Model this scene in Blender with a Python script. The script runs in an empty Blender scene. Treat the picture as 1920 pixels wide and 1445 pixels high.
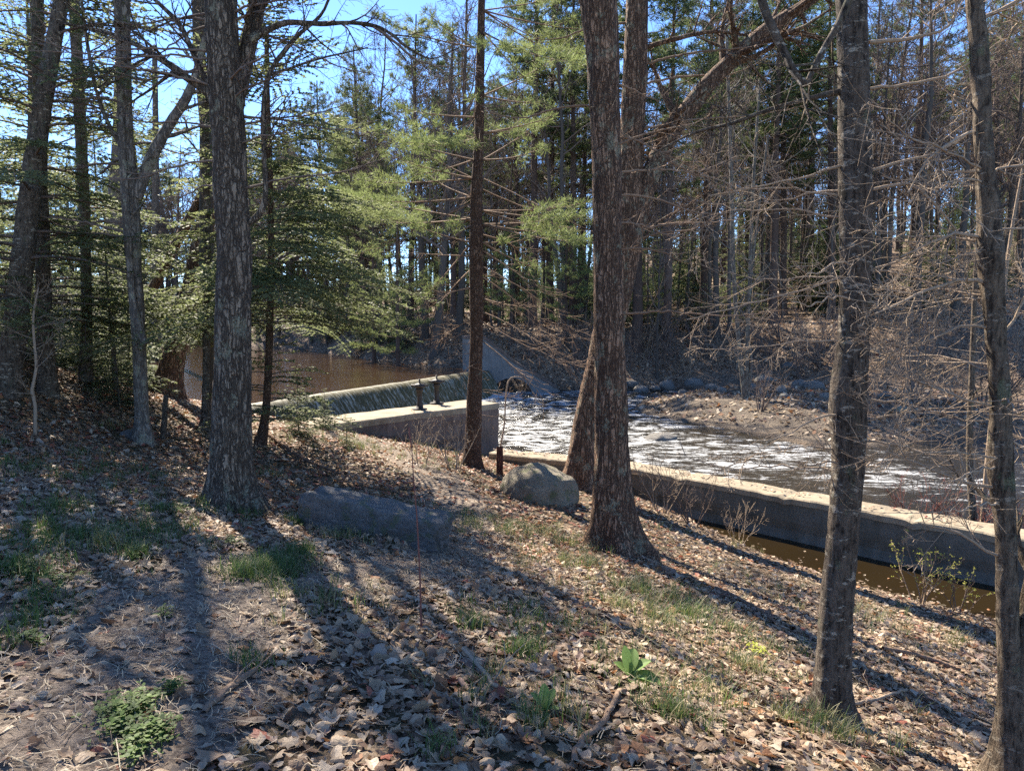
import bpy, math, random
import numpy as np
from mathutils import Vector
R = math.radians
SC = bpy.context.scene
COL = SC.collection

# ------------------------------------------------------------------ camera, sky, sun, exposure
F, PITCH = 1321.0, R(5.3)
CAM = np.array([0.0, 0.0, 1.6])
cam = bpy.data.objects.new('camera', bpy.data.cameras.new('camera')); COL.objects.link(cam)
cam.location = CAM; cam.rotation_euler = (R(90) - PITCH, 0, 0)
cam.data.sensor_width = 36; cam.data.lens = 36 * F / 1920
cam.data.clip_start = .05; cam.data.clip_end = 2000
SC.camera = cam
SUN_AZ, SUN_EL = R(-30), R(45)          # azimuth from +Y, negative = to the left
W = bpy.data.worlds.new('World'); SC.world = W; W.use_nodes = True
_n = W.node_tree
sky = _n.nodes.new('ShaderNodeTexSky'); sky.sky_type = 'NISHITA'; sky.sun_disc = False
sky.sun_elevation = SUN_EL; sky.sun_rotation = SUN_AZ; sky.altitude = 100
sky.air_density = .8; sky.dust_density = .05; sky.ozone_density = 2.5; sky.altitude = 900
_hs = _n.nodes.new('ShaderNodeHueSaturation'); _hs.inputs['Saturation'].default_value = 1.08
_mx = _n.nodes.new('ShaderNodeMix'); _mx.data_type = 'RGBA'; _mx.blend_type = 'MULTIPLY'; _mx.inputs[0].default_value = 1; _mx.inputs[7].default_value = (.85, .88, .97, 1)
_n.links.new(sky.outputs[0], _mx.inputs[6]); _n.links.new(_mx.outputs[2], _hs.inputs['Color']); _n.links.new(_hs.outputs[0], _n.nodes['Background'].inputs[0])
_n.nodes['Background'].inputs[1].default_value = .10
sd = bpy.data.lights.new('sun', 'SUN'); sd.energy = 5.0; sd.angle = R(.5); sd.color = (1, .91, .77)
sun = bpy.data.objects.new('sun', sd); COL.objects.link(sun)
SDIR = Vector((math.sin(SUN_AZ) * math.cos(SUN_EL), math.cos(SUN_AZ) * math.cos(SUN_EL), math.sin(SUN_EL)))
sun.rotation_euler = SDIR.to_track_quat('Z', 'Y').to_euler()
SC.view_settings.view_transform = 'Standard'; SC.view_settings.look = 'None'
SC.view_settings.gamma = 1; SC.view_settings.exposure = 2.0
SC.render.engine = 'CYCLES'
SC.cycles.max_bounces = 6; SC.cycles.diffuse_bounces = 3; SC.cycles.glossy_bounces = 2
SC.cycles.transmission_bounces = 3; SC.cycles.transparent_max_bounces = 4
SC.cycles.sample_clamp_indirect = 4; SC.cycles.sample_clamp_direct = 12
SC.cycles.use_denoising = False

# ------------------------------------------------------------------ numpy noise
def h2(i, j, s=0.0):
    v = np.sin(i * 127.1 + j * 311.7 + s * 74.7) * 43758.5453
    return v - np.floor(v)
def vn(x, y, s=0.0, px=None):
    xi, yi = np.floor(x), np.floor(y); u, v = x - xi, y - yi
    u, v = u * u * (3 - 2 * u), v * v * (3 - 2 * v)
    x1 = xi + 1
    if px: xi, x1 = np.mod(xi, px), np.mod(x1, px)
    a, b, c, d = h2(xi, yi, s), h2(x1, yi, s), h2(xi, yi + 1, s), h2(x1, yi + 1, s)
    return (a * (1 - u) + b * u) * (1 - v) + (c * (1 - u) + d * u) * v
def fbm(x, y, o=4, s=0.0):
    t, a, f = 0, .5, 1
    for k in range(o): t = t + a * vn(x * f, y * f, s + k); a *= .5; f *= 2.03
    return t
def sst(a, b, x):
    t = np.clip((x - a) / (b - a), 0, 1); return t * t * (3 - 2 * t)

# ------------------------------------------------------------------ terrain
NEAR = np.array([(-90, 62), (-60, 44), (-30, 29), (-14, 20.5), (-8, 17.6), (-6.7, 17.0), (-5.7, 15.2), (-4.9, 13.6), (-3.2, 13.4), (-.6, 15.6), (-.3, 14.3),
                 (2.0, 12.8), (2.5, 11.9), (2.95, 11.2), (3.6, 9.95), (4.35, 8.85), (5.4, 7.75), (7.5, 5.6), (12, 1.5), (17, -20)], float)
FARS = np.array([(-90, 92), (-50, 80), (-32, 68), (-14, 48), (-7, 36), (-4, 31.5), (-2.2, 30), (1.8, 30), (6, 30.2), (8.1, 29.5), (6.3, 28.4), (4.7, 26),
                 (4.1, 23.7), (4.9, 21.2), (6.2, 19.4), (7.2, 16.9), (8.7, 16.7), (11, 18.0), (14.5, 19.6), (22, 20.5), (40, 18), (80, 8)], float)
TOE = np.array([(-90, 92), (-50, 80), (-32, 68), (-14, 48), (-7, 36), (-4, 31.5), (-2.2, 30), (1.8, 30), (6, 30.4), (10, 29.6), (14, 27), (18, 24.5), (26, 22.5), (40, 20), (80, 10)], float)
_P = np.array([(0, 0, 0), (-3, 0, .4), (3, 0, -.5), (-6, 2, .75), (7, 1, -1.2), (-14, 2, 2), (-14, -10, 2), (14, -10, -2), (0, -10, 0),
    (0, 2.4, -.05), (-2, 3, .15), (-3.6, 12.4, -.3), (2, 3, -.5), (1.9, 4.1, -.78), (.3, 5, -.42), (1.1, 7.4, -.97), (-.7, 6, -.4), (-2, 6.7, -.27), (-2.7, 6.6, -.1),
    (-5, 9.6, .0), (-6.2, 8.5, .5), (-8, 9.2, 1.4), (-11, 10, 2.4), (-4.4, 13.4, -.3), (-2.2, 11.5, -.58), (-1, 11.8, -.85), (.2, 9.5, -.97),
    (1.1, 11.2, -1.22), (-.2, 13.4, -1.2), (2.0, 12.5, -1.5), (2.4, 8.7, -1.35), (3.3, 6.3, -1.28), (5, 6, -1.65), (3.6, 9.8, -1.72), (4.35, 8.7, -1.74), (5.4, 7.6, -1.74),
    (7.4, 5.4, -1.75), (12, 1, -1.75), (4, 2.5, -1.1), (-8, 16.5, -.3), (-14, 19, -.1), (-25, 26, .3), (-40, 34, .5), (-12, 14, .7), (-20, 15, 1.8), (-40, 15, 3), (-2.2, 13.6, -.75)], float)
def _tps():
    d = np.linalg.norm(_P[:, None, :2] - _P[None, :, :2], axis=2)
    K = np.where(d > 0, d * d * np.log(d + 1e-9), 0) + np.eye(len(_P)) * .05
    A = np.c_[np.ones(len(_P)), _P[:, :2]]
    M = np.block([[K, A], [A.T, np.zeros((3, 3))]])
    return np.linalg.solve(M, np.r_[_P[:, 2], 0, 0, 0])
_w = _tps()
def tps(x, y):
    z = _w[-3] + _w[-2] * x + _w[-1] * y
    for i, (a, b, _) in enumerate(_P):
        d2 = (x - a) ** 2 + (y - b) ** 2 + 1e-9
        z = z + _w[i] * .5 * d2 * np.log(d2)
    return z
def sdist(x, y, poly, up):
    """distance to a polyline that runs left to right, positive on its +Y side when up, else on its -Y side"""
    best = np.full(np.shape(x), 1e9)
    for (ax, ay), (bx, by) in zip(poly[:-1], poly[1:]):
        dx, dy = bx - ax, by - ay
        t = np.clip(((x - ax) * dx + (y - ay) * dy) / (dx * dx + dy * dy), 0, 1)
        best = np.minimum(best, (x - ax - t * dx) ** 2 + (y - ay - t * dy) ** 2)
    P = np.vstack([poly, [(400, poly[-1][1]), (400, 600 if up else -400), (-400, 600 if up else -400), (-400, poly[0][1])]])
    ins = np.zeros(np.shape(x), bool)
    for (ax, ay), (bx, by) in zip(P, np.roll(P, -1, 0)):
        c = (ay > y) != (by > y)
        with np.errstate(divide='ignore', invalid='ignore'):
            ins ^= c & (x < (bx - ax) * (y - ay) / (by - ay) + ax)
    return np.where(ins, 1, -1) * np.sqrt(best)
def height(x, y):
    x, y = np.asarray(x, float), np.asarray(y, float)
    dn = sdist(x, y, NEAR, False); df = sdist(x, y, FARS, True); dt = sdist(x, y, TOE, True)
    left = sst(-1.5, -3.5, x)
    bed = -2.25 + .9 * left
    zn = np.clip(tps(x, y), -2.2, 4.5)
    zn = zn + .05 * (fbm(x * 1.3, y * 1.3, 3) - .45) + .02 * (fbm(x * 6, y * 6, 2) - .4)
    ax, ay, bx, by = -1.75, 6.32, -1.0, 5.95
    t = np.clip(((x - ax) * (bx - ax) + (y - ay) * (by - ay)) / ((bx - ax) ** 2 + (by - ay) ** 2), 0, 1)
    zn = zn + .12 * np.exp(-((x - ax - t * (bx - ax)) ** 2 + (y - ay - t * (by - ay)) ** 2) / .035)
    base = -1.38 + .78 * left
    bar = .42 * sst(0, 2.6, df) + .1 * (fbm(x * .8, y * .8, 3, 5) - .4)
    hill = .02 + .12 * sst(6, 24, x)
    rise = 2.15 * sst(0, 4.5, dt) + hill * np.minimum(np.maximum(dt - 3.5, 0), 60) + .35 * (fbm(x * .35, y * .35, 3, 9) - .45) * sst(0, 4, dt)
    rise = rise + .05 * np.maximum(np.hypot(x, y) - 58, 0) * sst(400, 120, np.hypot(x, y)) * sst(10, 40, dt)
    zf = base + np.where(df > 0, bar, 0) + rise
    z = bed
    z = z + (zf - bed) * sst(-.7, .12, df)
    wn = sst(-.22, .08, dn)
    return z * (1 - wn) + zn * wn
def ray(X, Y):
    cx, cy = (X - 960) / F, (722.5 - Y) / F
    return np.array([cx, math.cos(PITCH) + cy * math.sin(PITCH), -math.sin(PITCH) + cy * math.cos(PITCH)])
def at(X, Y, d):
    r = ray(X, Y); return CAM + r * (d / r[1])
def on(X, Y):
    r = ray(X, Y); t = np.concatenate([np.linspace(1.5, 40, 2400), np.linspace(40.1, 140, 600)])
    p = CAM[None] + r[None] * t[:, None]
    k = np.nonzero(p[:, 2] < height(p[:, 0], p[:, 1]))[0]
    return p[k[0]] if len(k) else p[-1]
def onz(X, Y, z):
    r = ray(X, Y); return CAM + r * ((z - CAM[2]) / r[2])
def hz(x, y): return float(height(np.array([x]), np.array([y]))[0])
def proj(p):
    q = np.asarray(p) - CAM; f = q[1] * math.cos(PITCH) - q[2] * math.sin(PITCH)
    u = q[1] * math.sin(PITCH) + q[2] * math.cos(PITCH)
    return 960 + F * q[0] / f, 722.5 - F * u / f

# ------------------------------------------------------------------ mesh builder
class MB:
    def __init__(s): s.v, s.f, s.n, s.c = [], {}, 0, []
    def add(s, v, faces, mi=0, col=None):
        v = np.asarray(v, np.float32).reshape(-1, 3)
        for f in (faces if isinstance(faces, list) else [faces]):
            f = np.asarray(f, np.int32)
            if f.size: s.f.setdefault((f.shape[1], mi), []).append(f + s.n)
        s.v.append(v); s.n += len(v)
        s.c.append(np.broadcast_to(np.asarray(col if col is not None else (1, 1, 1), np.float32), (len(v), 3)))
    def tube(s, pts, rad, k=6, mi=0, cap=False):
        pts = np.asarray(pts, float); rad = np.asarray(rad, float); n = len(pts)
        t = np.gradient(pts, axis=0); t /= np.linalg.norm(t, axis=1)[:, None] + 1e-9
        m = np.abs(t.mean(0)); ref = np.eye(3)[int(np.argmin(m))]
        a = np.cross(t, ref); a /= np.linalg.norm(a, axis=1)[:, None] + 1e-9; b = np.cross(t, a)
        th = np.arange(k) * 2 * np.pi / k
        v = pts[:, None] + rad[:, None, None] * (np.cos(th)[None, :, None] * a[:, None] + np.sin(th)[None, :, None] * b[:, None])
        i = np.arange(n - 1)[:, None] * k; j = np.arange(k)[None]; j2 = (j + 1) % k
        q = np.stack([i + j, i + k + j, i + k + j2, i + j2], -1).reshape(-1, 4)
        s.add(v.reshape(-1, 3), q, mi)
        if cap:
            c = np.arange(k) + (n - 1) * k
            s.f.setdefault((k, mi), []).append((c[None, ::-1] + s.n - n * k).astype(np.int32))
    def build(s, name, mats, parent=None, smooth=True, col=False):
        me = bpy.data.meshes.new(name)
        V = np.concatenate(s.v) if s.v else np.zeros((0, 3), np.float32)
        me.vertices.add(len(V)); me.vertices.foreach_set('co', V.ravel())
        loops, st, mi, o = [], [], [], 0
        for (k, m), L in s.f.items():
            Fk = np.concatenate(L); loops.append(Fk.ravel()); st.append(o + np.arange(len(Fk)) * k); mi.append(np.full(len(Fk), m)); o += Fk.size
        L = np.concatenate(loops); st = np.concatenate(st)
        me.loops.add(len(L)); me.loops.foreach_set('vertex_index', L.astype(np.int32))
        me.polygons.add(len(st)); me.polygons.foreach_set('loop_start', st.astype(np.int32))
        me.polygons.foreach_set('material_index', np.concatenate(mi).astype(np.int32))
        me.polygons.foreach_set('use_smooth', np.full(len(st), smooth))
        if col:
            at_ = me.attributes.new('Col', 'FLOAT_COLOR', 'POINT')
            C = np.concatenate(s.c); at_.data.foreach_set('color', np.c_[C, np.ones(len(C))].astype(np.float32).ravel())
        me.update(calc_edges=True); me.validate()
        for m in (mats if isinstance(mats, list) else [mats]): me.materials.append(m)
        o = bpy.data.objects.new(name, me); COL.objects.link(o)
        if parent: o.parent = parent
        return o
def tag(o, label=None, cat=None, group=None, kind=None):
    if label: o['label'] = label
    if cat: o['category'] = cat
    if group: o['group'] = group
    if kind: o['kind'] = kind
    return o
def empty(name, loc, label, cat, group=None):
    o = bpy.data.objects.new(name, None); COL.objects.link(o); o.location = loc; o.empty_display_size = .2
    return tag(o, label, cat, group)
def dup(root, loc, rz=0, sc=1, tilt=(0, 0)):
    r = root.copy(); COL.objects.link(r)
    for ch in list(root.children):
        c = ch.copy(); COL.objects.link(c); c.parent = r
    r.location = loc; r.rotation_euler = (tilt[0], tilt[1], rz)
    r.scale = (sc, sc, sc) if not isinstance(sc, tuple) else sc
    return r

D0, D1 = np.array([-7.1, 15.7]), np.array([-1.05, 29.2])     # weir crest, near end to far end
# ------------------------------------------------------------------ materials
class NT:
    def __init__(s, name):
        s.m = bpy.data.materials.new(name); s.m.use_nodes = True; s.t = s.m.node_tree
        s.p = s.t.nodes['Principled BSDF']; s.out = s.t.nodes['Material Output']
    def nd(s, ty, o=0, **kw):
        n = s.t.nodes.new('ShaderNode' + ty)
        for k, v in kw.items():
            if k.startswith('_'): setattr(n, k[1:], v)
            else: s.set(n, int(k[1:]) if k[0] == 'i' and k[1:].isdigit() else k, v)
        return n.outputs[o]
    def set(s, n, k, v):
        if isinstance(v, bpy.types.NodeSocket): s.t.links.new(v, n.inputs[k])
        else: n.inputs[k].default_value = v
    def P(s, **kw):
        for k, v in kw.items(): s.set(s.p, k.replace('_', ' '), v)
    def co(s, scale=(1, 1, 1), gen='Object'):
        return s.nd('Mapping', Vector=s.nd('TexCoord', {'Generated': 0, 'Object': 3}[gen]), Scale=scale)
    def noise(s, v, sc, det=4, rough=.6, dist=0): return s.nd('TexNoise', 0, Vector=v, Scale=sc, Detail=det, Roughness=rough, Distortion=dist)
    def ramp(s, f, stops):
        n = s.t.nodes.new('ShaderNodeValToRGB'); s.t.links.new(f, n.inputs[0]); e = n.color_ramp.elements
        while len(e) < len(stops): e.new(.5)
        for i, (p, c) in enumerate(stops): e[i].position = p; e[i].color = (c, c, c, 1) if not isinstance(c, tuple) else c + (1,)
        return n.outputs[0]
    def mix(s, f, a, b, bl='MIX'):
        n = s.t.nodes.new('ShaderNodeMix'); n.data_type = 'RGBA'; n.blend_type = bl
        for i, v in ((0, f), (6, a), (7, b)):
            if isinstance(v, tuple): v = v + (1,)
            if isinstance(v, bpy.types.NodeSocket): s.t.links.new(v, n.inputs[i])
            else: n.inputs[i].default_value = v
        return n.outputs[2]
    def math(s, op, a, b=0): return s.nd('Math', 0, _operation=op, i0=a, i1=b)
    def bump(s, h, st=.5, d=.02): return s.nd('Bump', 0, Height=h, Strength=st, Distance=d)
    def translucent(s, col, f):
        t = s.t.nodes.new('ShaderNodeBsdfTranslucent'); s.set(t, 0, col)
        m = s.t.nodes.new('ShaderNodeMixShader'); m.inputs[0].default_value = f
        s.t.links.new(s.p.outputs[0], m.inputs[1]); s.t.links.new(t.outputs[0], m.inputs[2]); s.t.links.new(m.outputs[0], s.out.inputs[0])

def bark(name, dark, mid, light, lichen=.0, sc=22.0, stretch=.12, strength=1.0, moss=0):
    n = NT(name); v = n.co((1, 1, stretch))
    a = n.math('ABSOLUTE', n.math('SUBTRACT', n.noise(v, sc, 3, .55, .7), .5)); b = n.math('ABSOLUTE', n.math('SUBTRACT', n.noise(n.co((1, 1, .42)), sc * .8, 4, .6, .5), .5))
    fur = n.ramp(a, [(0, 0.0), (.025, .3), (.07, 1.0)]); br = n.ramp(b, [(0, .35), (.03, .7), (.06, 1.0)])
    vd = n.nd('VectorMath', 0, _operation='ADD', i0=n.co((1, 1, stretch * 1.6)), i1=n.nd('VectorMath', 0, _operation='SCALE', i0=n.nd('TexNoise', 1, Vector=n.co((1, 1, .6)), Scale=11.0, Detail=3.0), Scale=.13))
    vo = n.ramp(n.nd('TexVoronoi', 0, _feature='DISTANCE_TO_EDGE', Vector=vd, Scale=sc * .8), [(0, 0.0), (.045, .35), (.11, 1.0)])
    crk = n.math('MINIMUM', n.math('MULTIPLY', fur, br), vo)
    fine = n.ramp(n.noise(n.co((1, 1, .3)), 55, 6, .8), [(.3, 0.0), (.7, 1.0)])
    c = n.mix(crk, dark, n.mix(fine, mid, light))
    big = n.ramp(n.noise(n.co((1, 1, .6)), 4, 5, .7), [(.35, 0.0), (.7, 1.0)]); c = n.mix(n.math('MULTIPLY', big, .35), c, n.mix(crk, dark, tuple(x * y for x, y in zip(mid, (.75, .72, .74)))))
    if lichen > 0:
        lm = n.ramp(n.noise(n.co((1, 1, .7)), 5, 6, .75), [(.64 - lichen * .25, 0.0), (.68 - lichen * .25, 1.0)])
        spk = n.ramp(n.noise(n.co(), 60, 4, .7), [(.4, 0.0), (.5, 1.0)])
        c = n.mix(n.math('MULTIPLY', lm, n.math('MULTIPLY', spk, .75)), c, (.29, .285, .2))
    hgt = n.math('ADD', crk, n.math('MULTIPLY', fine, .35))
    n.P(Base_Color=c, Roughness=.9, Specular_IOR_Level=.2, Normal=n.bump(hgt, strength, .025)); return n.m
B_OAK = bark('oak bark', (.04, .029, .021), (.21, .16, .115), (.38, .305, .225), .3, 20, .13, 1.0)
B_RED = bark('furrowed bark', (.042, .024, .016), (.27, .16, .10), (.44, .285, .185), .3, 19, .09, 1.0)
B_PINE = bark('pine bark', (.06, .032, .02), (.18, .105, .066), (.28, .18, .12), .08, 24, .3)
B_DARK = bark('scaly dark bark', (.028, .024, .02), (.085, .07, .056), (.16, .135, .11), .18, 30, .8, .9, True)
B_TAN = bark('tan mottled bark', (.07, .05, .035), (.17, .13, .09), (.27, .21, .15), .38, 26, .6)
B_GREY = bark('smooth grey bark', (.07, .058, .047), (.19, .16, .13), (.29, .25, .2), .35, 14, .2, .6)
def bark2(name, dark, mid, light, lichen, hl):
    n = NT(name); v = n.co((1, 1, .45)); a = n.noise(v, 28, 6, .72, .4); b = n.noise(n.co((1, 1, .16)), 42, 4, .7, .8)
    k = n.math('ADD', n.math('MULTIPLY', a, .55), n.math('MULTIPLY', b, .45))
    c = n.mix(n.ramp(k, [(.41, 0.0), (.5, .6), (.6, 1.0)]), dark, n.mix(n.noise(n.co(), 90, 4, .7), mid, light))
    hb = n.ramp(n.noise(n.co((1, 1, 2.6)), 11, 6, .75), [(.54, 0.0), (.59, 1.0)]); c = n.mix(n.math('MULTIPLY', hb, hl), c, (.4, .345, .27))
    lm = n.ramp(n.noise(n.co((1, 1, .6)), 6, 6, .75), [(.58, 0.0), (.64, 1.0)]); c = n.mix(n.math('MULTIPLY', lm, lichen), c, (.15, .17, .10))
    n.P(Base_Color=c, Roughness=.9, Specular_IOR_Level=.2, Normal=n.bump(n.math('ADD', k, n.math('MULTIPLY', hb, .15)), 1, .05)); return n.m
B_DARK = bark2('scaly dark bark', (.022, .017, .013), (.105, .08, .06), (.19, .15, .115), .4, .75)
B_TAN = bark2('tan mottled bark', (.03, .022, .016), (.14, .10, .068), (.24, .185, .13), .6, .4)
def plain_bark(name, a, b, sc=25):
    n = NT(name); f = n.noise(n.co((1, 1, .25)), sc, 3, .6)
    r = n.nd('ObjectInfo', 5)
    c = n.mix(f, a, b); c = n.mix(r, c, tuple(x * 1.2 for x in a))
    n.P(Base_Color=c, Roughness=.9, Specular_IOR_Level=.2, Normal=n.bump(f, .6, .03)); return n.m
B_FAR = plain_bark('distant grey bark', (.05, .042, .035), (.17, .14, .115))
B_FARPINE = plain_bark('distant pine bark', (.05, .033, .025), (.16, .11, .085))
B_TWIG = plain_bark('twig bark', (.10, .072, .058), (.24, .18, .14), 40)
B_PALE = plain_bark('pale twig bark', (.22, .16, .11), (.42, .33, .24), 40)
B_DEAD = plain_bark('dead branch bark', (.14, .09, .06), (.28, .2, .14), 40)
B_REDTWIG = plain_bark('reddish twig bark', (.13, .05, .04), (.26, .13, .10), 40)
def leafmat(name, a, b, c, tr=.45, rnd=.5):
    n = NT(name); f = n.noise(n.co(), 1.7, 3); r = n.nd('ObjectInfo', 5)
    k = n.mix(n.ramp(f, [(.35, 0.0), (.65, 1.0)]), a, b)
    k = n.mix(n.math('MULTIPLY', r, rnd), k, c)
    n.P(Base_Color=k, Roughness=.6, Specular_IOR_Level=.16); n.translucent(k, tr); return n.m
L_PINE = leafmat('pine needles', (.07, .105, .045), (.12, .15, .06), (.14, .155, .065))
L_YPINE = leafmat('young pine needles', (.13, .17, .06), (.2, .24, .09), (.21, .225, .085), .5)
L_HEM = leafmat('hemlock needles', (.12, .145, .062), (.19, .21, .10), (.15, .17, .085), .55)
L_BUD = leafmat('yellow green buds', (.35, .38, .07), (.45, .42, .1), (.4, .4, .08), .4)
def vcol(name, rough=.8, tr=.25, spec=.25):
    n = NT(name); c = n.nd('Attribute', 0, _attribute_name='Col')
    f = n.noise(n.co(), 70, 3); c = n.mix(.35, c, n.mix(f, (.25, .25, .25), (1, 1, 1)), 'MULTIPLY')
    n.P(Base_Color=c, Roughness=rough, Specular_IOR_Level=spec)
    if tr: n.translucent(c, tr)
    return n.m
M_LEAF = vcol('dead oak leaves', .6, .22, .35); M_STRAW = vcol('dry straw', .7, .1); M_GRASS = vcol('grass blades', .5, .4, .35); M_PLANT = vcol('soft green leaves', .6, .35)
def concrete(name, a, b, stain, wet=None):
    n = NT(name); f = n.noise(n.co(), 2.2, 6, .65); g = n.noise(n.co(), 40, 4)
    c = n.mix(n.ramp(f, [(.3, 0.0), (.7, 1.0)]), a, b)
    st = n.ramp(n.noise(n.co((2.5, 2.5, .5)), 1.6, 5, .7), [(.45, 0.0), (.7, 1.0)])
    c = n.mix(n.math('MULTIPLY', st, .7), c, stain)
    pit = n.ramp(n.noise(n.co(), 25, 5, .7), [(.3, 0.0), (.42, 1.0)])
    c = n.mix(n.math('MULTIPLY', n.math('SUBTRACT', 1, pit), .5), c, stain)
    n.P(Base_Color=c, Roughness=.85, Specular_IOR_Level=.25, Normal=n.bump(n.math('ADD', g, n.math('MULTIPLY', pit, .6)), .5, .015)); return n.m
M_CONC = concrete('shade toned weathered concrete', (.17, .125, .10), (.115, .085, .07), (.06, .045, .038))  # tones darkened to carry the shade on the training wall's near face
M_CAP = concrete('concrete cap', (.30, .245, .17), (.21, .17, .12), (.11, .09, .06))
M_OLD = concrete('mossy old concrete', (.16, .15, .125), (.095, .09, .075), (.04, .042, .03))
M_GREYC = concrete('shade darkened grey concrete', (.2, .2, .195), (.14, .14, .135), (.07, .07, .07))  # wing wall's shade is put into these darkened base tones
def rockmat(name, a, b, moss=0):
    n = NT(name); f = n.noise(n.co(), 4, 9, .78); g = n.noise(n.co(), 45, 5, .75); r = n.nd('ObjectInfo', 5)
    c = n.mix(n.ramp(f, [(.3, 0.0), (.7, 1.0)]), a, b); c = n.mix(n.math('MULTIPLY', n.ramp(g, [(.45, 0.0), (.58, 1.0)]), .6), c, tuple(x * .4 for x in a))
    c = n.mix(n.math('MULTIPLY', r, .4), c, tuple(x * .6 for x in b))
    if moss: c = n.mix(n.math('MULTIPLY', n.ramp(n.noise(n.co(), 7, 4), [(.55, 0.0), (.62, 1.0)]), moss), c, (.09, .11, .04))
    n.P(Base_Color=c, Roughness=.85, Specular_IOR_Level=.3, Normal=n.bump(n.math('ADD', f, n.math('MULTIPLY', g, .45)), 1, .06)); return n.m
M_BOULD = rockmat('buff granite', (.36, .30, .21), (.15, .13, .10), .6)
M_SLAB = rockmat('dark grey granite', (.3, .285, .265), (.11, .105, .1), .5)
M_ROCK = rockmat('river rock', (.24, .22, .19), (.15, .14, .125))
def simple(name, c, rough=.6, metal=0):
    n = NT(name); f = n.noise(n.co(), 30, 4); n.P(Base_Color=n.mix(f, tuple(x * .55 for x in c), tuple(x * 1.3 for x in c)), Roughness=rough, Metallic=metal, Normal=n.bump(f, .3, .01)); return n.m
M_IRON = simple('rusty black iron', (.035, .028, .024), .6, .3); M_POST = bark('red wood post', (.07, .02, .012), (.2, .07, .04), (.3, .13, .08), 0, 30, .1)
M_WOOD = bark('weathered wood', (.08, .06, .045), (.2, .16, .12), (.3, .25, .19), 0, 30, .12)

# ground: leaf-strewn soil
def ground_mat():
    n = NT('leaf strewn ground'); v = n.co()
    vo = n.t.nodes.new('ShaderNodeTexVoronoi'); n.set(vo, 'Vector', n.nd('VectorMath', 0, _operation='ADD', i0=v, i1=n.nd('VectorMath', 0, _operation='SCALE', i0=n.nd('TexNoise', 1, Vector=v, Scale=30.0), Scale=.05))); vo.inputs['Scale'].default_value = 13
    cell = n.nd('SeparateColor', 0, Color=vo.outputs['Color'])
    leaf = n.ramp(cell, [(0, (.06, .04, .028)), (.3, (.15, .1, .065)), (.55, (.24, .17, .115)), (.8, (.33, .25, .175)), (1, (.2, .1, .055))])
    soil = n.mix(n.noise(v, 14, 5, .7), (.04, .028, .02), (.13, .09, .06))
    c = n.mix(n.ramp(n.noise(v, 2.2, 6, .7), [(.3, .25), (.6, 1.0)]), soil, leaf)
    a = n.nd('Attribute', 0, _attribute_name='Col'); s3 = n.t.nodes.new('ShaderNodeSeparateColor'); n.t.links.new(a, s3.inputs[0])
    gv = n.noise(v, 45, 5, .75)
    c = n.mix(s3.outputs[0], c, n.mix(gv, (.04, .032, .025), (.235, .185, .135)))      # gravel bar
    c = n.mix(s3.outputs[1], c, n.mix(gv, (.015, .012, .008), (.05, .035, .022)))   # wet bed
    c = n.mix(n.math('MULTIPLY', s3.outputs[2], n.ramp(n.noise(v, 3, 5, .7), [(.45, 0.0), (.58, .65)])), c, n.mix(gv, (.045, .05, .02), (.12, .11, .05)))
    hgt = n.math('ADD', vo.outputs['Distance'], gv)
    n.P(Base_Color=c, Roughness=.9, Specular_IOR_Level=.2, Normal=n.bump(hgt, .9, .05)); return n.m
def path_mat():
    n = NT('trodden dirt'); v = n.co(); g = n.noise(v, 35, 6, .75)
    c = n.mix(n.noise(v, 5, 5, .7), (.15, .115, .085), (.3, .24, .185)); c = n.mix(n.ramp(g, [(.4, 1.0), (.55, 0.0)]), c, (.07, .052, .04))
    n.P(Base_Color=c, Roughness=.92, Specular_IOR_Level=.2, Normal=n.bump(g, .8, .03)); return n.m
def water_mat(name, deep, foam=True, rough=.07):
    n = NT(name); v = n.co()
    a = n.nd('Attribute', 0, _attribute_name='Col'); s3 = n.t.nodes.new('ShaderNodeSeparateColor'); n.t.links.new(a, s3.inputs[0])
    f1 = n.noise(n.co((.5, 1.2, 1)), 2.6, 9, .68, 1.2); f2 = n.noise(n.co((.6, 1.4, 1)), 24, 5, .7, .6)
    k = n.math('ADD', n.math('MULTIPLY', f1, .72), n.math('MULTIPLY', f2, .28))
    m = n.nd('MapRange', 0, i0=n.math('ADD', k, n.math('SUBTRACT', s3.outputs[0], .5)), i1=.565, i2=.65, i3=0.0, i4=1.0)
    c = n.mix(n.noise(v, .6, 2), deep, tuple(x * 2 for x in deep))
    c = n.mix(m, c, n.mix(f2, (.16, .16, .155), (.58, .59, .6))) if foam else c
    bh = n.math('ADD', n.noise(n.co((.55, 1.6, 1)), 6, 6, .62, .6), n.math('MULTIPLY', n.noise(v, 38, 3), .25))
    n.P(Base_Color=c, Roughness=n.math('ADD', n.math('MULTIPLY', m, .7), rough) if foam else rough, IOR=1.33, Specular_IOR_Level=.5,
        Normal=n.bump(bh, .55, .09 if foam else .012)); return n.m
M_RIVER = water_mat('brown river water', (.013, .0105, .006)); M_POND = water_mat('tea brown pond water', (.026, .015, .008), False, .06)
M_CANAL = water_mat('amber shallow water', (.010, .0065, .0025), False, .05)
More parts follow.
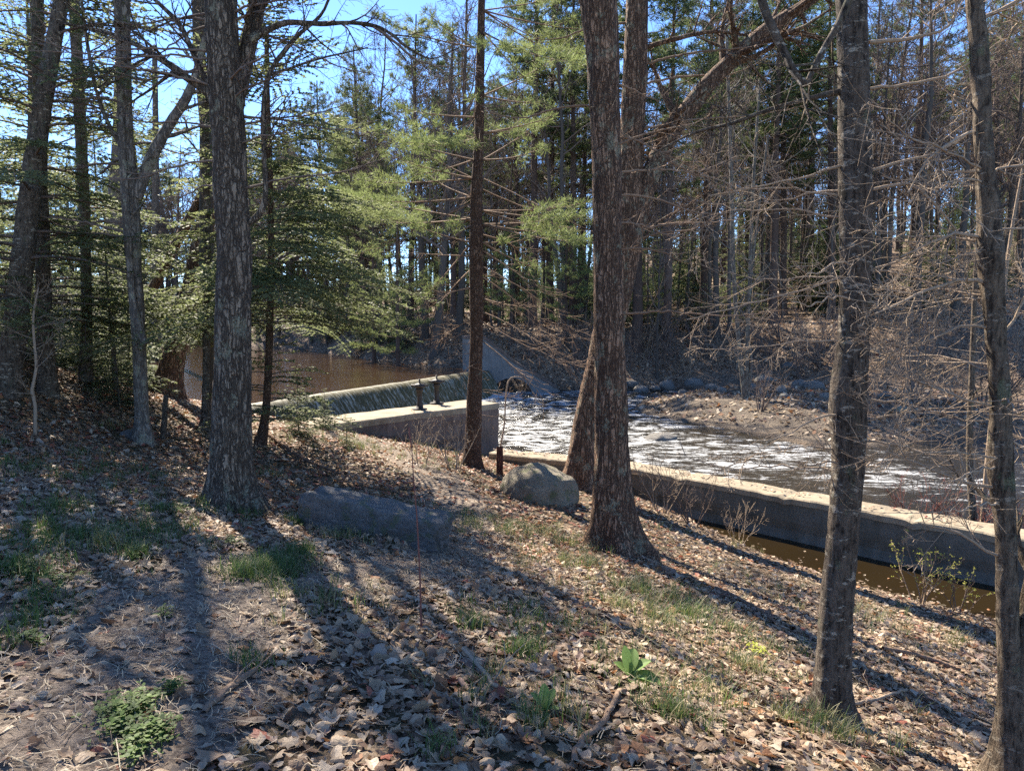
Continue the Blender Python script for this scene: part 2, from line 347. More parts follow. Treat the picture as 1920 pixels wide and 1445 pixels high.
def weir_mat():
    n = NT('thin water over mossy concrete')
    v = n.nd('TexCoord', 3); sx = n.t.nodes.new('ShaderNodeSeparateXYZ'); n.t.links.new(v, sx.inputs[0])
    dn_ = (D1 - D0) / np.linalg.norm(D1 - D0)
    al = n.math('ADD', n.math('MULTIPLY', sx.outputs[0], float(dn_[0])), n.math('MULTIPLY', sx.outputs[1], float(dn_[1])))
    cv = n.nd('CombineXYZ', 0, i0=al, i1=0.0, i2=n.math('MULTIPLY', sx.outputs[2], .22))
    st = n.noise(cv, 9, 5, .75); s2 = n.noise(cv, 34, 3, .6)
    k = n.math('ADD', n.math('MULTIPLY', st, .6), n.math('MULTIPLY', s2, .4))
    c = n.mix(n.noise(cv, 5, 4), (.03, .027, .014), (.11, .092, .04))
    c = n.mix(n.ramp(k, [(.5, 0.0), (.6, 1.0)]), c, (.34, .33, .27))
    n.P(Base_Color=c, Roughness=.55, Specular_IOR_Level=.18, Normal=n.bump(k, .6, .04)); return n.m
M_WEIR = weir_mat()

# ------------------------------------------------------------------ ground sheet
def axis(lo, hi, flo, fhi, fine, g=1.12):
    a = list(np.arange(flo, fhi + 1e-6, fine)); st = fine; x = a[-1]
    while x < hi: st *= g; x += min(st, 20); a.append(x)
    st = fine; x = a[0]; b = []
    while x > lo: st *= g; x -= min(st, 20); b.append(x)
    return np.array(b[::-1] + a)
PATHPX = [(40, 1500, .5), (160, 1380, .55), (300, 1230, .6), (370, 1110, .55), (470, 1060, .5), (620, 1085, .42), (830, 1060, .4), (880, 985, .42), (850, 930, .5), (800, 880, .55), (745, 845, .6), (660, 818, .7), (600, 806, .7)]
PATH = [(on(a, min(b, 1440)), w) for a, b, w in PATHPX]
PATH[0] = (np.array([-2.2, 1.7, 0]), .5)
def pathd(x, y):
    best = np.full(np.shape(x), 1e9)
    for (p, w), (q, w2) in zip(PATH[:-1], PATH[1:]):
        dx, dy = q[0] - p[0], q[1] - p[1]; t = np.clip(((x - p[0]) * dx + (y - p[1]) * dy) / (dx * dx + dy * dy + 1e-9), 0, 1)
        best = np.minimum(best, np.hypot(x - p[0] - t * dx, y - p[1] - t * dy) / (w + (w2 - w) * t))
    return best
def ground():
    xs = axis(-260, 260, -7.5, 8.5, .085); ys = axis(-25, 520, .8, 15, .085)
    X, Y = np.meshgrid(xs, ys); Z = height(X, Y)
    near = sst(16, 8, Y) * sst(9, 7, np.abs(X)); Z = Z + near * .03 * (fbm(X * 9, Y * 9, 3, 3) - .45)
    df = sdist(X, Y, FARS, True); dt = sdist(X, Y, TOE, True); dn = sdist(X, Y, NEAR, False)
    grav = sst(-.4, .3, df) * sst(1.2, -.6, dt) * (X > 2.5) * sst(10.5, 8.5, X)
    wet = np.clip(sst(.1, -.2, df) * sst(.15, -.15, dn), 0, 1)
    moss = sst(0, 1, dn) * sst(18, 12, Y)
    C = np.stack([grav, wet, moss], -1)
    nx = len(xs); i = np.arange(len(ys) - 1)[:, None] * nx; j = np.arange(nx - 1)[None]
    q = np.stack([i + j, i + j + 1, i + nx + j + 1, i + nx + j], -1).reshape(-1, 4)
    mb = MB(); mb.add(np.stack([X, Y, Z], -1), q, 0, C.reshape(-1, 3))
    tag(mb.build('ground', ground_mat(), col=True), kind='structure')
ground()
def footpath():
    mb = MB(); P = np.array([p for p, w in PATH]); Wd = np.array([w for p, w in PATH]); t = np.linspace(0, len(P) - 1, 150); ii = np.arange(len(P))
    cx, cy, w = np.interp(t, ii, P[:, 0]), np.interp(t, ii, P[:, 1]), np.interp(t, ii, Wd)
    for _ in range(6):
        for a in (cx, cy, w): a[1:-1] = (a[:-2] + 2 * a[1:-1] + a[2:]) / 4
    tx, ty = np.gradient(cx), np.gradient(cy); l = np.hypot(tx, ty); nx, ny = -ty / l, tx / l
    K = 15; u = np.linspace(-1, 1, K)
    wl = w * (.75 + .7 * fbm(t * 5, t * 0, 3, 1)); wr = w * (.75 + .7 * fbm(t * 5, t * 0 + 9, 3, 2))
    off = np.where(u[None] < 0, u[None] * wl[:, None], u[None] * wr[:, None])
    X, Y = cx[:, None] + nx[:, None] * off, cy[:, None] + ny[:, None] * off
    Z = height(X, Y) + .03 * (fbm(X * 9, Y * 9, 3, 3) - .45) + .012 * (1 - u[None] ** 2) + .001 - .02 * (np.abs(u[None]) > .98)
    i = np.arange(len(t) - 1)[:, None] * K; j = np.arange(K - 1)[None]
    mb.add(np.stack([X, Y, Z], -1), np.stack([i + j, i + j + 1, i + K + j + 1, i + K + j], -1).reshape(-1, 4))
    tag(mb.build('path', path_mat()), kind='structure')
footpath()

# ------------------------------------------------------------------ water
ZR, ZP, ZC = -1.45, -.5, -1.78
WALL = np.array([(-.35, 14.45), (2.15, 13.1), (6.5, 8.7), (16, -1.2)], float)
def river():
    xs = axis(-8, 70, -7, 12, .085, 1.08); ys = axis(-2, 34, 8, 31, .085, 1.1)
    X, Y = np.meshgrid(xs, ys)
    ddx, ddy = (D1 - D0) / np.linalg.norm(D1 - D0)
    u = (X - D0[0]) * ddy - (Y - D0[1]) * ddx                   # distance downstream of the crest
    turb = np.exp(-np.maximum(u, 0) / 3.2); run = sst(13, 2, u)
    Z = ZR + (.16 * turb + .05 * run) * (fbm(X * 2.2, Y * 2.2, 4, 2) - .47) * 2 + .05 * run * (fbm(X * 5, Y * 8, 3, 7) - .45) + .012 * (fbm(X * 3, Y * 3, 3, 4) - .4)
    wn = sdist(X, Y, WALL, True); df = sdist(X, Y, FARS, True)
    pat = fbm(X * .8, Y * 1.1, 3, 11)
    foam = .34 * np.exp(-np.maximum(u - .3, 0) / 1.3) + .13 * np.exp(-((X - .6) ** 2 / 3 + (Y - 18.5) ** 2 / 30)) + .15 * np.exp(-((X - 1.3) ** 2 / 5.5 + (Y - 17.0) ** 2 / 6)) + .08 * np.exp(-((X - 5.2) ** 2 / 5 + (Y - 16.0) ** 2 / 4))
    foam += .12 * np.exp(-((X - 7.6) ** 2 / 4 + (Y - 13.2) ** 2 / .8)) + .10 * np.exp(-((X - 3) ** 2 / 20 + (Y - 28) ** 2 / 1.5))
    foam += .05 * np.exp(-((X - 3.5) ** 2 / 14 + (Y - 16.2) ** 2 / 5)) + .06 * sst(16, 8, u)
    foam += .40 * (pat - .47) * sst(20, 6, u) + .03 * sst(16, 6, u) - .03 * sst(6, 13, u) - .1 * sst(2.2, .6, wn) * sst(3, 6, X)
    foam = np.minimum(foam, .07 + .2 * np.exp(-np.maximum(u - .3, 0) / .7) + .05 * (fbm(X * 1.6, Y * 2.6, 3, 31) - .3))
    C = np.stack([.5 + foam] * 3, -1)
    nx = len(xs); i = np.arange(len(ys) - 1)[:, None] * nx; j = np.arange(nx - 1)[None]
    q = np.stack([i + j, i + j + 1, i + nx + j + 1, i + nx + j], -1).reshape(-1, 4)
    ok = ((wn > 0) | (X < -.3)) & (u > .12) & ~((X < -.2) & (sdist(X, Y, NEAR, False) > .25))
    q = q[ok.ravel()[q].all(1)]
    mb = MB(); mb.add(np.stack([X, Y, Z], -1), q, 0, C.reshape(-1, 3))
    tag(mb.build('river_water', M_RIVER, col=True), kind='structure')
    mb = MB(); e0 = D0 + (D0 - D1) * .05; e1 = D1 + (D1 - D0) * .05
    mb.add([(e0[0], e0[1], ZP), (e1[0], e1[1], ZP), (-4, 100, ZP), (-100, 100, ZP), (-100, e0[1], ZP)], np.array([[0, 1, 2, 3, 4]]))
    tag(mb.build('pond_water', M_POND, col=True), kind='structure')
    mb = MB(); a = WALL; b = WALL + np.array([-2.2, -2.2])
    V = [(p[0], p[1], ZC) for p in a[1:]] + [(p[0], p[1], ZC) for p in b[1:]]
    mb.add(V, np.array([[3, 4, 1, 0], [4, 5, 2, 1]]))
    tag(mb.build('canal_water', M_CANAL, col=True), kind='structure')
river()

# ------------------------------------------------------------------ weir, walls, valves
def sweep(line, prof, mb, side=1):
    """profile (offset to the right of the line, z) swept along plan points, closed"""
    L = np.asarray(line, float); t = np.gradient(L, axis=0); t /= np.linalg.norm(t, axis=1)[:, None]
    nr = np.c_[t[:, 1], -t[:, 0]]; k = len(prof); pr = np.array(prof)
    V = np.concatenate([np.c_[L[i] + nr[i] * pr[:, :1], pr[:, 1:]] for i in range(len(L))])
    i = np.arange(len(L) - 1)[:, None] * k; j = np.arange(k)[None]; j2 = (j + 1) % k
    mb.add(V, np.stack([i + j, i + j2, i + k + j2, i + k + j], -1).reshape(-1, 4))
    mb.f.setdefault((k, 0), []).append(np.array([list(range(k))[::-1]], np.int32) + mb.n - len(V)); mb.f[(k, 0)].append(np.array([list(range(k))], np.int32) + mb.n - k)
def resample(P, step):
    P = np.asarray(P, float); s = np.r_[0, np.cumsum(np.linalg.norm(np.diff(P, axis=0), axis=1))]
    t = np.linspace(0, s[-1], max(2, int(s[-1] / step) + 1)); return np.stack([np.interp(t, s, P[:, k]) for k in range(P.shape[1])], 1)
mb = MB()
prof = [(-.9, -1.3), (-.7, -.62), (-.35, -.5), (-.12, -.468), (.0, -.478), (.1, -.52), (.19, -.6), (.3, -.76), (.42, -.94), (.54, -1.12), (.66, -1.3), (.78, -1.46), (.9, -2.3), (-.9, -2.3)]
line = resample([D0, D1], .12); sweep(line, prof, mb)
v = mb.v[0]; kk = fbm(v[:, 0] * 3 + v[:, 1] * 6, v[:, 2] * .6, 4) - .45; v[:, 2] += np.where(v[:, 2] > -1.5, .05 * kk, 0); v[:, 0] += .05 * kk; 
tag(mb.build('weir', M_WEIR), 'long low weir with thin streaked water sliding down its mossy face', 'weir')

def wall_obj(name, line, w, zt, zb, mats, label, cat, capw=None, capz=.12, cat2=0):
    mb = MB(); L = resample(line, .2); e = empty(name, (0, 0, 0), label, cat)
    zz = np.linspace(zb, zt - capz, 16); un = lambda z: .05 * math.exp(-((z - zt + .55) / .12) ** 2) * (cat2 > 0)
    L = resample(line, .1); sweep(L, [(-w / 2, z) for z in zz] + [(w / 2 - un(z), z) for z in zz[::-1]], mb)
    v = mb.v[0]; s = v[:, 0] - v[:, 1]; n = fbm(s * 1.1, v[:, 2] * 5, 5) - .45 + .5 * (fbm(s * 6, v[:, 2] * 9, 3, 4) - .45)
    n = n - .25 * (np.abs(np.mod(s, 2.6) - 1.3) < .07)
    v[:, 0] += .11 * n; v[:, 1] -= .11 * n
    mb.build('wall_body', mats[0], e, smooth=False)
    mb = MB(); c = (capw or w) / 2
    sweep(L, [(-c, zt - capz - .002), (-c, zt - .02), (-c + .02, zt), (c - .02, zt), (c, zt - .02), (c, zt - capz - .002)], mb)
    v = mb.v[0]; v[:, 2] += .03 * (fbm(v[:, 0] * 3, v[:, 1] * 3, 3) - .4); ee = .07 * (fbm(v[:, 0] * 5, v[:, 1] * 5, 4, 3) - .45) - .02 * (np.abs(np.mod(v[:, 0] - v[:, 1], 2.6) - 1.3) < .09); v[:, 2] -= .025 * (np.abs(np.mod(v[:, 0] - v[:, 1], 2.6) - 1.3) < .09); v[:, 0] += ee; v[:, 1] += ee
    mb.build('wall_cap', mats[1], e, smooth=False); return e
wall_obj('retaining_wall', WALL[:3].tolist() + [(9.5, 5.6)], .5, -1.1, -2.3, (M_OLD, M_CAP), 'low concrete canal wall with tan cap running past the dark trunk', 'wall', .56, .1, 1)
TA, TB = np.array([-4.0, 12.1]), np.array([-.35, 16.1])
td = (TB - TA) / np.linalg.norm(TB - TA); tn = np.array([-td[1], td[0]])
wall_obj('training_wall', [TA + tn * .45, TB + tn * .45], 1.0, -.3, -2.3, (M_CONC, M_CAP), 'broad concrete wall beside the weir carrying two iron valves', 'wall', 1.04, .12)

def lathe(mb, prof, loc, k=14):
    pts = [(loc[0], loc[1], loc[2] + z) for r, z in prof]; pts[1:] = [(a, b, c + 1e-4 * i) for i, (a, b, c) in enumerate(pts[1:])]
    mb.tube(pts, [r for r, z in prof], k, cap=True)
for (X, Y, lab) in ((787, 768, 'black iron gate valve pedestal, nearer of the two on the broad wall'), (819, 757, 'black iron gate valve pedestal, second along the broad wall beside the weir')):
    p = onz(X, Y, -.3); e = empty('gate_valve', p, lab, 'valve', 'gate valves on the concrete wall'); e.scale = (1.06, 1.06, 1.06)
    m = MB(); lathe(m, [(0, 0), (.15, 0), (.15, .025), (.07, .03), (.075, .08)], (0, 0, 0)); m.build('base_flange', M_IRON, e)
    m = MB(); lathe(m, [(.07, .075), (.055, .12), (.05, .25), (.055, .36), (.08, .4), (.08, .43), (.05, .44)], (0, 0, 0)); m.build('pedestal', M_IRON, e)
    m = MB(); lathe(m, [(.05, .44), (.11, .45), (.12, .48), (.1, .52), (.04, .53), (.02, .54), (.02, .62), (0, .62)], (0, 0, 0))
    for a in range(4): m.tube([(0, 0, .48), (.17 * math.cos(a * 1.57), .17 * math.sin(a * 1.57), .49)], [.018, .022], 6, cap=True)
    m.build('valve_head', M_IRON, e)

# far wing wall with the arched opening
A, Bq = onz(862, 700, -.5), onz(1042, 733, ZR)
A = np.array([A[0], 29.6]); Bq = np.array([Bq[0], 29.9]); L = np.linalg.norm(Bq - A); dx = (Bq - A) / L
prof = [(0, -2.3), (0, .85), (.95, .8), (L * .55, -.2), (L, -1.28), (L + .25, -1.5), (L + .25, -2.3)]
a0, a1 = L * .30, L * .74
arch = [(a1, -2.3)] + [(a0 + (a1 - a0) * (.5 + .5 * math.cos(t)), -1.6 + .78 * math.sin(t)) for t in np.linspace(0, math.pi, 11)] + [(a0, -2.3)]
pr = prof + arch; n_ = len(pr)
mb = MB(); V = [(A[0] + dx[0] * s, A[1] + dx[1] * s - .18, z) for s, z in pr] + [(A[0] + dx[0] * s, A[1] + dx[1] * s + .22, z) for s, z in pr]
mb.add(V, [np.array([list(range(n_))]), np.array([list(range(n_, 2 * n_))[::-1]])]); i = np.arange(n_); mb.f.setdefault((4, 0), []).append(np.stack([(i + 1) % n_, i, i + n_, (i + 1) % n_ + n_], -1).astype(np.int32))
e = empty('wing_wall', (0, 0, 0), 'grey concrete wing wall sloping down to the river, with low arched opening', 'wall')
mb.build('wall_body', M_GREYC, e, smooth=False)
mb = MB(); V = []
for s, z in prof[1:5]: V += [(A[0] + dx[0] * s, 29.38 + dx[1] * s, z), (A[0] + dx[0] * s, 29.9 + dx[1] * s, z), (A[0] + dx[0] * s, 29.38 + dx[1] * s, z + .1), (A[0] + dx[0] * s, 29.9 + dx[1] * s, z + .1)]
q = []
for k in range(3):
    o = 4 * k; q += [(o + 2, o + 6, o + 7, o + 3), (o, o + 4, o + 6, o + 2), (o + 1, o + 3, o + 7, o + 5)]
q += [(0, 2, 3, 1), (12, 13, 15, 14)]
mb.add(V, np.array(q)); mb.build('wall_coping', M_CONC, e, smooth=False)

# ------------------------------------------------------------------ branching plants
def unit(v): return v / (np.linalg.norm(v) + 1e-9)
def perp(d, rng):
    a = unit(np.cross(d, rng.normal(size=3))); return a
def grow(mb, p, d, L, r, depth, rng, nch=(5, 4, 3), wig=.16, up=.06, lat=.55, mi=0, minr=.0025, start=.2, ang=(.6, 1.1), tips=None):
    n = max(3, min(9, int(L / .16) + 2)); seg = L / (n - 1); pts = [p]; d = unit(d)
    for _ in range(n - 1):
        d = unit(d + rng.normal(size=3) * wig + np.array([0, 0, up])); pts.append(pts[-1] + d * seg)
    pts = np.array(pts); rad = np.maximum(r * (1 - .8 * np.linspace(0, 1, n)), minr)
    mb.tube(pts, rad, 8 if r > .04 else 5 if r > .015 else 3, mi)
    if tips is not None and depth <= 1: tips.append(pts)
    if depth > 0:
        k = nch[len(nch) - depth] if depth <= len(nch) else nch[0]
        for c in range(k):
            t = start + (1 - start) * (c + rng.random()) / k; x = t * (n - 1); i = min(int(x), n - 2); f = x - i
            q = pts[i] * (1 - f) + pts[i + 1] * f; dd = unit(pts[i + 1] - pts[i]); a = rng.uniform(*ang)
            cd = dd * math.cos(a) + perp(dd, rng) * math.sin(a)
            grow(mb, q, cd, L * lat * (1.15 - .6 * t) * rng.uniform(.7, 1.2), max(rad[i] * .62, minr), depth - 1, rng, nch, wig, up, lat, mi, minr, .15, ang, tips)
def wander_trunk(h, r, rng, lean=.02, wig=.015, k=9, flare=1.5):
    n = 14; z = np.linspace(0, h, n); o = np.cumsum(rng.normal(size=(n, 2)) * wig * h / n * 3, axis=0) + np.outer(z, rng.normal(size=2) * lean)
    o -= o[0]; pts = np.c_[o, z]; rad = r * (1 - .82 * (z / h) ** 1.1); rad[0] *= flare
    pts = np.vstack([pts[0] - [0, 0, .4], pts[0] + [0, 0, .01], pts[0] + (pts[1] - pts[0]) * .25, pts[1:]]); rad = np.r_[rad[0], rad[0], r * 1.06, rad[1:]]
    return pts, rad
def at_z(pts, rad, z):
    return np.array([np.interp(z, pts[:, 2], pts[:, k]) for k in range(3)]), np.interp(z, pts[:, 2], rad)
def proto_bare(seed, h, r, low=.3, n=26, twig=None):
    rng = np.random.default_rng(seed); e = empty('bare_tree', (0, 0, 0), 'x', 'tree')
    P, Rd = wander_trunk(h, r, rng); m = MB(); m.tube(P, Rd, 9); m.build('trunk', B_FAR, e)
    m = MB()
    for k in range(n):
        t = low + (1 - low) * (k + rng.random()) / n * .97; p, rr = at_z(P, Rd, t * h); a = rng.uniform(0, 6.28); el = rng.uniform(.25, 1.0)
        L = h * .26 * (1.1 - .75 * (t - low) / (1 - low)) * rng.uniform(.6, 1.2)
        grow(m, p, np.array([math.cos(a) * math.cos(el), math.sin(a) * math.cos(el), math.sin(el)]), L, max(rr * .45, .008), 3, rng, (5, 4, 3), .17, .07, .5, 0, .006)
    m.build('crown', twig or B_TWIG, e); return e
def tufts(m, c, axes, rng, n, L, w, mi, fwd=.55):
    N = len(c); d = rng.normal(size=(N, n, 3)); d /= np.linalg.norm(d, axis=2)[..., None]; d = d + axes[:, None] * fwd + np.array([0, 0, .15]); d /= np.linalg.norm(d, axis=2)[..., None]
    s = np.cross(d, rng.normal(size=(N, n, 3))); s /= np.linalg.norm(s, axis=2)[..., None] + 1e-9
    l = L * rng.uniform(.7, 1.2, (N, n, 1)); p = c[:, None] + d * .01
    v = np.stack([p - s * w * .5, p + s * w * .5, p + d * l + s * w * .25, p + d * l - s * w * .25], 2).reshape(-1, 3)
    m.add(v, np.arange(len(v)).reshape(-1, 4), mi)
def pine_branch(m, p, d, L, r, rng, dens=18, tl=.14, tw=.016, nn=9, bare=.35, droop=.0, curl=.25, mi=(0, 1)):
    n = 7; t = np.linspace(0, 1, n); d = unit(d); side = unit(np.cross(d, [0, 0, 1.0]))
    pts = p + np.outer(t * L, d) + np.outer(-droop * L * t + curl * L * t ** 3 * .4, [0, 0, 1]) + np.outer(rng.normal() * .1 * L * t ** 2, side)
    m.tube(pts, r * (1 - .8 * t), 4, mi[0]); C, A = [], []
    ns = max(3, int(L * 5))
    for k in range(ns):
        s = bare + (1 - bare) * (k + rng.random()) / ns; q = np.array([np.interp(s, t, pts[:, j]) for j in range(3)])
        sg = 1 if k % 2 else -1; sl = L * .42 * (1.15 - s) * rng.uniform(.6, 1.2) + .12; sdv = unit(d * .8 + side * sg * rng.uniform(.5, 1.1) + np.array([0, 0, rng.uniform(-.1, .3)]))
        m.tube([q, q + sdv * sl], [r * .3, r * .12], 3, mi[0]); kt = max(2, int(sl * dens / 1.6))
        for u in range(kt):
            f = .25 + .75 * (u + rng.random()) / kt; C.append(q + sdv * sl * f + rng.normal(size=3) * .03); A.append(sdv)
    for u in range(4): C.append(pts[-1] + rng.normal(size=3) * .04); A.append(d)
    tufts(m, np.array(C), np.array(A), rng, nn, tl, tw, mi[1])
def proto_pine(seed, h, r, low=.3, Lm=2.6, tl=.2, tw=.028, step=.62, leaf=None, nn=8, dens=13):
    rng = np.random.default_rng(seed); e = empty('pine_tree', (0, 0, 0), 'x', 'tree')
    P, Rd = wander_trunk(h, r, rng, .008, .006); m = MB(); m.tube(P, Rd, 9); m.build('trunk', B_FARPINE, e); m = MB()
    z = low * h
    while z < h * .985:
        t = (z / h - low) / (1 - low); L0 = Lm * (.55 + 1.2 * t if t < .35 else 1.0 - .93 * ((t - .35) / .65) ** 1.1)
        p, rr = at_z(P, Rd, z); a0 = rng.uniform(0, 6.28)
        for k in range(5):
            if rng.random() < .36: continue
            a = a0 + k * 1.257 + rng.normal() * .25; L = L0 * rng.uniform(.55, 1.2)
            pine_branch(m, p, np.array([math.cos(a), math.sin(a), .06 + .55 * t]), max(L, .3), max(rr * .28, .012), rng, dens, tl, tw, nn, .3, .1 * (1 - t), .4)
        z += step * (1.1 - .5 * t) * rng.uniform(.7, 1.3)
    zz = h * .06
    while zz < low * h:
        p, rr = at_z(P, Rd, zz); a = rng.uniform(0, 6.28); d = np.array([math.cos(a), math.sin(a), rng.uniform(-.25, .1)])
        grow(m, p, d, rng.uniform(.6, 1.9), .012, 1, rng, (4,), .08, -.01, .4, 0, .004); zz += .35
    m.build('crown', [B_FARPINE, leaf or L_PINE], e); return e
def hem_branch(m, p, d, L, r, rng, droop=.25, nl=.055, mi=(0, 1), step=.075):
    t = np.linspace(0, 1, 7); d = unit(d); side = unit(np.cross(d, [0, 0, 1.0])); up = np.array([0, 0, 1.0])
    pts = p + np.outer(t * L, d) - np.outer(droop * L * t ** 1.8, up) + np.outer(rng.normal() * .08 * L * t ** 2, side)
    m.tube(pts, r * (1 - .85 * t), 4, mi[0]); ns = max(4, int(L / step)); V = []
    for k in range(ns):
        s = .12 + .88 * (k + .5) / ns
        q = np.array([np.interp(s, t, pts[:, j]) for j in range(3)]); sg = 1 if k % 2 else -1
        sl = (.5 * L * (1 - s) ** .8 * min(1, s * 3.2) + .08) * rng.uniform(.6, 1.15); dv = unit(d * .75 + side * sg + up * rng.uniform(-.3, .12))
        kk = max(2, int(sl / (nl * .5))); u = (np.arange(kk) + rng.random(kk) * .5) / kk
        c = q + np.outer(u * sl, dv) - np.outer((u * sl) ** 2 * .5, up); w = unit(np.cross(dv, up))
        a = c + dv * nl * .9; hw = nl * rng.uniform(.35, .75, (kk, 1)) * (1.1 - .5 * u[:, None]); jit = rng.normal(size=(kk, 3)) * nl * .22
        V.append(np.stack([c, c + dv * nl * .4 + w * hw + jit, a, c + dv * nl * .4 - w * hw - jit], 1).reshape(-1, 3))
    V = np.concatenate(V); m.add(V, np.arange(len(V)).reshape(-1, 4), mi[1])
def hem_crown(m, P, Rd, z0, z1, Lm, rng, n=90, keep=None, nl=.055, step=.075):
    zb = P[:, 2].min() + .4
    for k in range(n):
        t = ((k + rng.random()) / n) ** 1.35; z = z0 + (z1 - z0) * t; p, rr = at_z(P, Rd, z); a = rng.uniform(0, 6.28) if keep is None else rng.uniform(*keep)
        L = max(.35, Lm * (1 - .85 * t) * rng.uniform(.55, 1.15))
        hem_branch(m, p, np.array([math.cos(a), math.sin(a), .12 + .4 * t]), L, max(.006, rr * .2), rng, .3, nl, (0, 1), step)
def proto_hem(seed, h, r, Lm, n=90, z0=.08, nl=.075):
    rng = np.random.default_rng(seed); e = empty('hemlock_tree', (0, 0, 0), 'x', 'tree')
    P, Rd = wander_trunk(h, r, rng, .01, .008); m = MB(); m.tube(P, Rd, 8); m.build('trunk', B_FAR, e); m = MB()
    hem_crown(m, P, Rd, z0 * h, h * .99, Lm, rng, n, None, nl, nl * 1.35); m.build('crown', [B_FAR, L_HEM], e); return e
def proto_shrub(seed, h, n, mat, buds=0, spread=.35, name='bare_shrub', depth=2, r=.011):
    rng = np.random.default_rng(seed); e = empty(name, (0, 0, 0), 'x', 'shrub'); m = MB(); T = []
    for k in range(n):
        a = rng.uniform(0, 6.28); s = rng.uniform(.1, spread) * 1.6
        grow(m, np.array([math.cos(a) * .08, math.sin(a) * .08, -.05]), np.array([math.cos(a) * s, math.sin(a) * s, 1]), h * rng.uniform(.6, 1.1), r * h, depth, rng, (5, 3), .09, .04, .42, 0, .0032, .25, (.4, .9), T)
    m.build('stems', mat, e)
    if buds:
        b = MB(); C = []
        for p in T:
            for q in p[1:]:
                if rng.random() < buds: C.append(q)
        if C: tufts(b, np.array(C), np.tile([0, 0, 1.0], (len(C), 1)), rng, 3, .022, .014, 0); b.build('foliage', L_BUD, e)
    return e

# ------------------------------------------------------------------ near trees
def catmull(P, step):
    P = np.asarray(P, float); n = len(P); out = []
    Q = np.vstack([2 * P[0] - P[1], P, 2 * P[-1] - P[-2]])
    for i in range(n - 1):
        p0, p1, p2, p3 = Q[i:i + 4]; k = max(2, int(np.linalg.norm((p2 - p1)[:3]) / step)); t = (np.arange(k) / k)[:, None]
        out.append(.5 * (2 * p1 + (p2 - p0) * t + (2 * p0 - 5 * p1 + 4 * p2 - p3) * t ** 2 + (3 * p1 - p0 - 3 * p2 + p3) * t ** 3))
    return np.vstack(out + [P[-1:]])
def pxline(path, d):
    """pixel nodes (X, Y, width in px[, depth offset]) on a plane y = d -> world nodes with radius"""
    o = []
    for q in path:
        dd = d + (q[3] if len(q) > 3 else 0); p = at(q[0], q[1], dd); o.append((*p, q[2] * .5 * dd / F / math.cos(PITCH)))
    return np.array(o)
def rough_tube(mb, N, seed, k=40, step=.04, amp=.012, ridge=.04, stretch=.2, flare=0):
    Cn = catmull(N, step); pts, rad = Cn[:, :3], np.maximum(Cn[:, 3], .004); s = np.r_[0, np.cumsum(np.linalg.norm(np.diff(pts, axis=0), axis=1))]
    t = np.gradient(pts, axis=0); t /= np.linalg.norm(t, axis=1)[:, None]; a = np.cross(t, [0, 1.0, 0]); a /= np.linalg.norm(a, axis=1)[:, None]; b = np.cross(t, a)
    th = np.arange(k) * 2 * np.pi / k; K = max(5, int(round(2 * np.pi * rad.mean() / ridge)))
    U = np.tile(th / (2 * np.pi) * K, (len(s), 1)); S = np.tile(s[:, None], (1, k))
    wv = U + .7 * vn(np.mod(U, K), S / .3, seed + 3, K)
    nz = vn(np.mod(wv, K), S / stretch + seed, seed, K); nz2 = vn(np.mod(U * 2, 2 * K), S / (stretch * .5), seed + 1, 2 * K); lump = vn(np.mod(U * 3 / K, 3), S / .5, seed + 2, 3)
    hgt = -amp * (1 - np.clip(np.abs(2 * nz - 1) * 2.6, 0, 1)) + amp * .5 * (nz2 - .5) + rad[:, None] * .12 * (lump - .5)
    fl = flare * np.exp(-np.maximum(S - .22, 0) / (.9 * rad[0] + .06)) * (.55 + .45 * np.cos(th[None] * 5 + seed)) * rad[:, None]
    rr = rad[:, None] + hgt + fl
    v = pts[:, None] + rr[..., None] * (np.cos(th)[None, :, None] * a[:, None] + np.sin(th)[None, :, None] * b[:, None])
    n = len(s); i = np.arange(n - 1)[:, None] * k; j = np.arange(k)[None]; j2 = (j + 1) % k
    mb.add(v.reshape(-1, 3), np.stack([i + j, i + j2, i + k + j2, i + k + j], -1).reshape(-1, 4))
    return pts, rad
def local(m, o):
    for v in m.v: v -= np.asarray(o, np.float32)
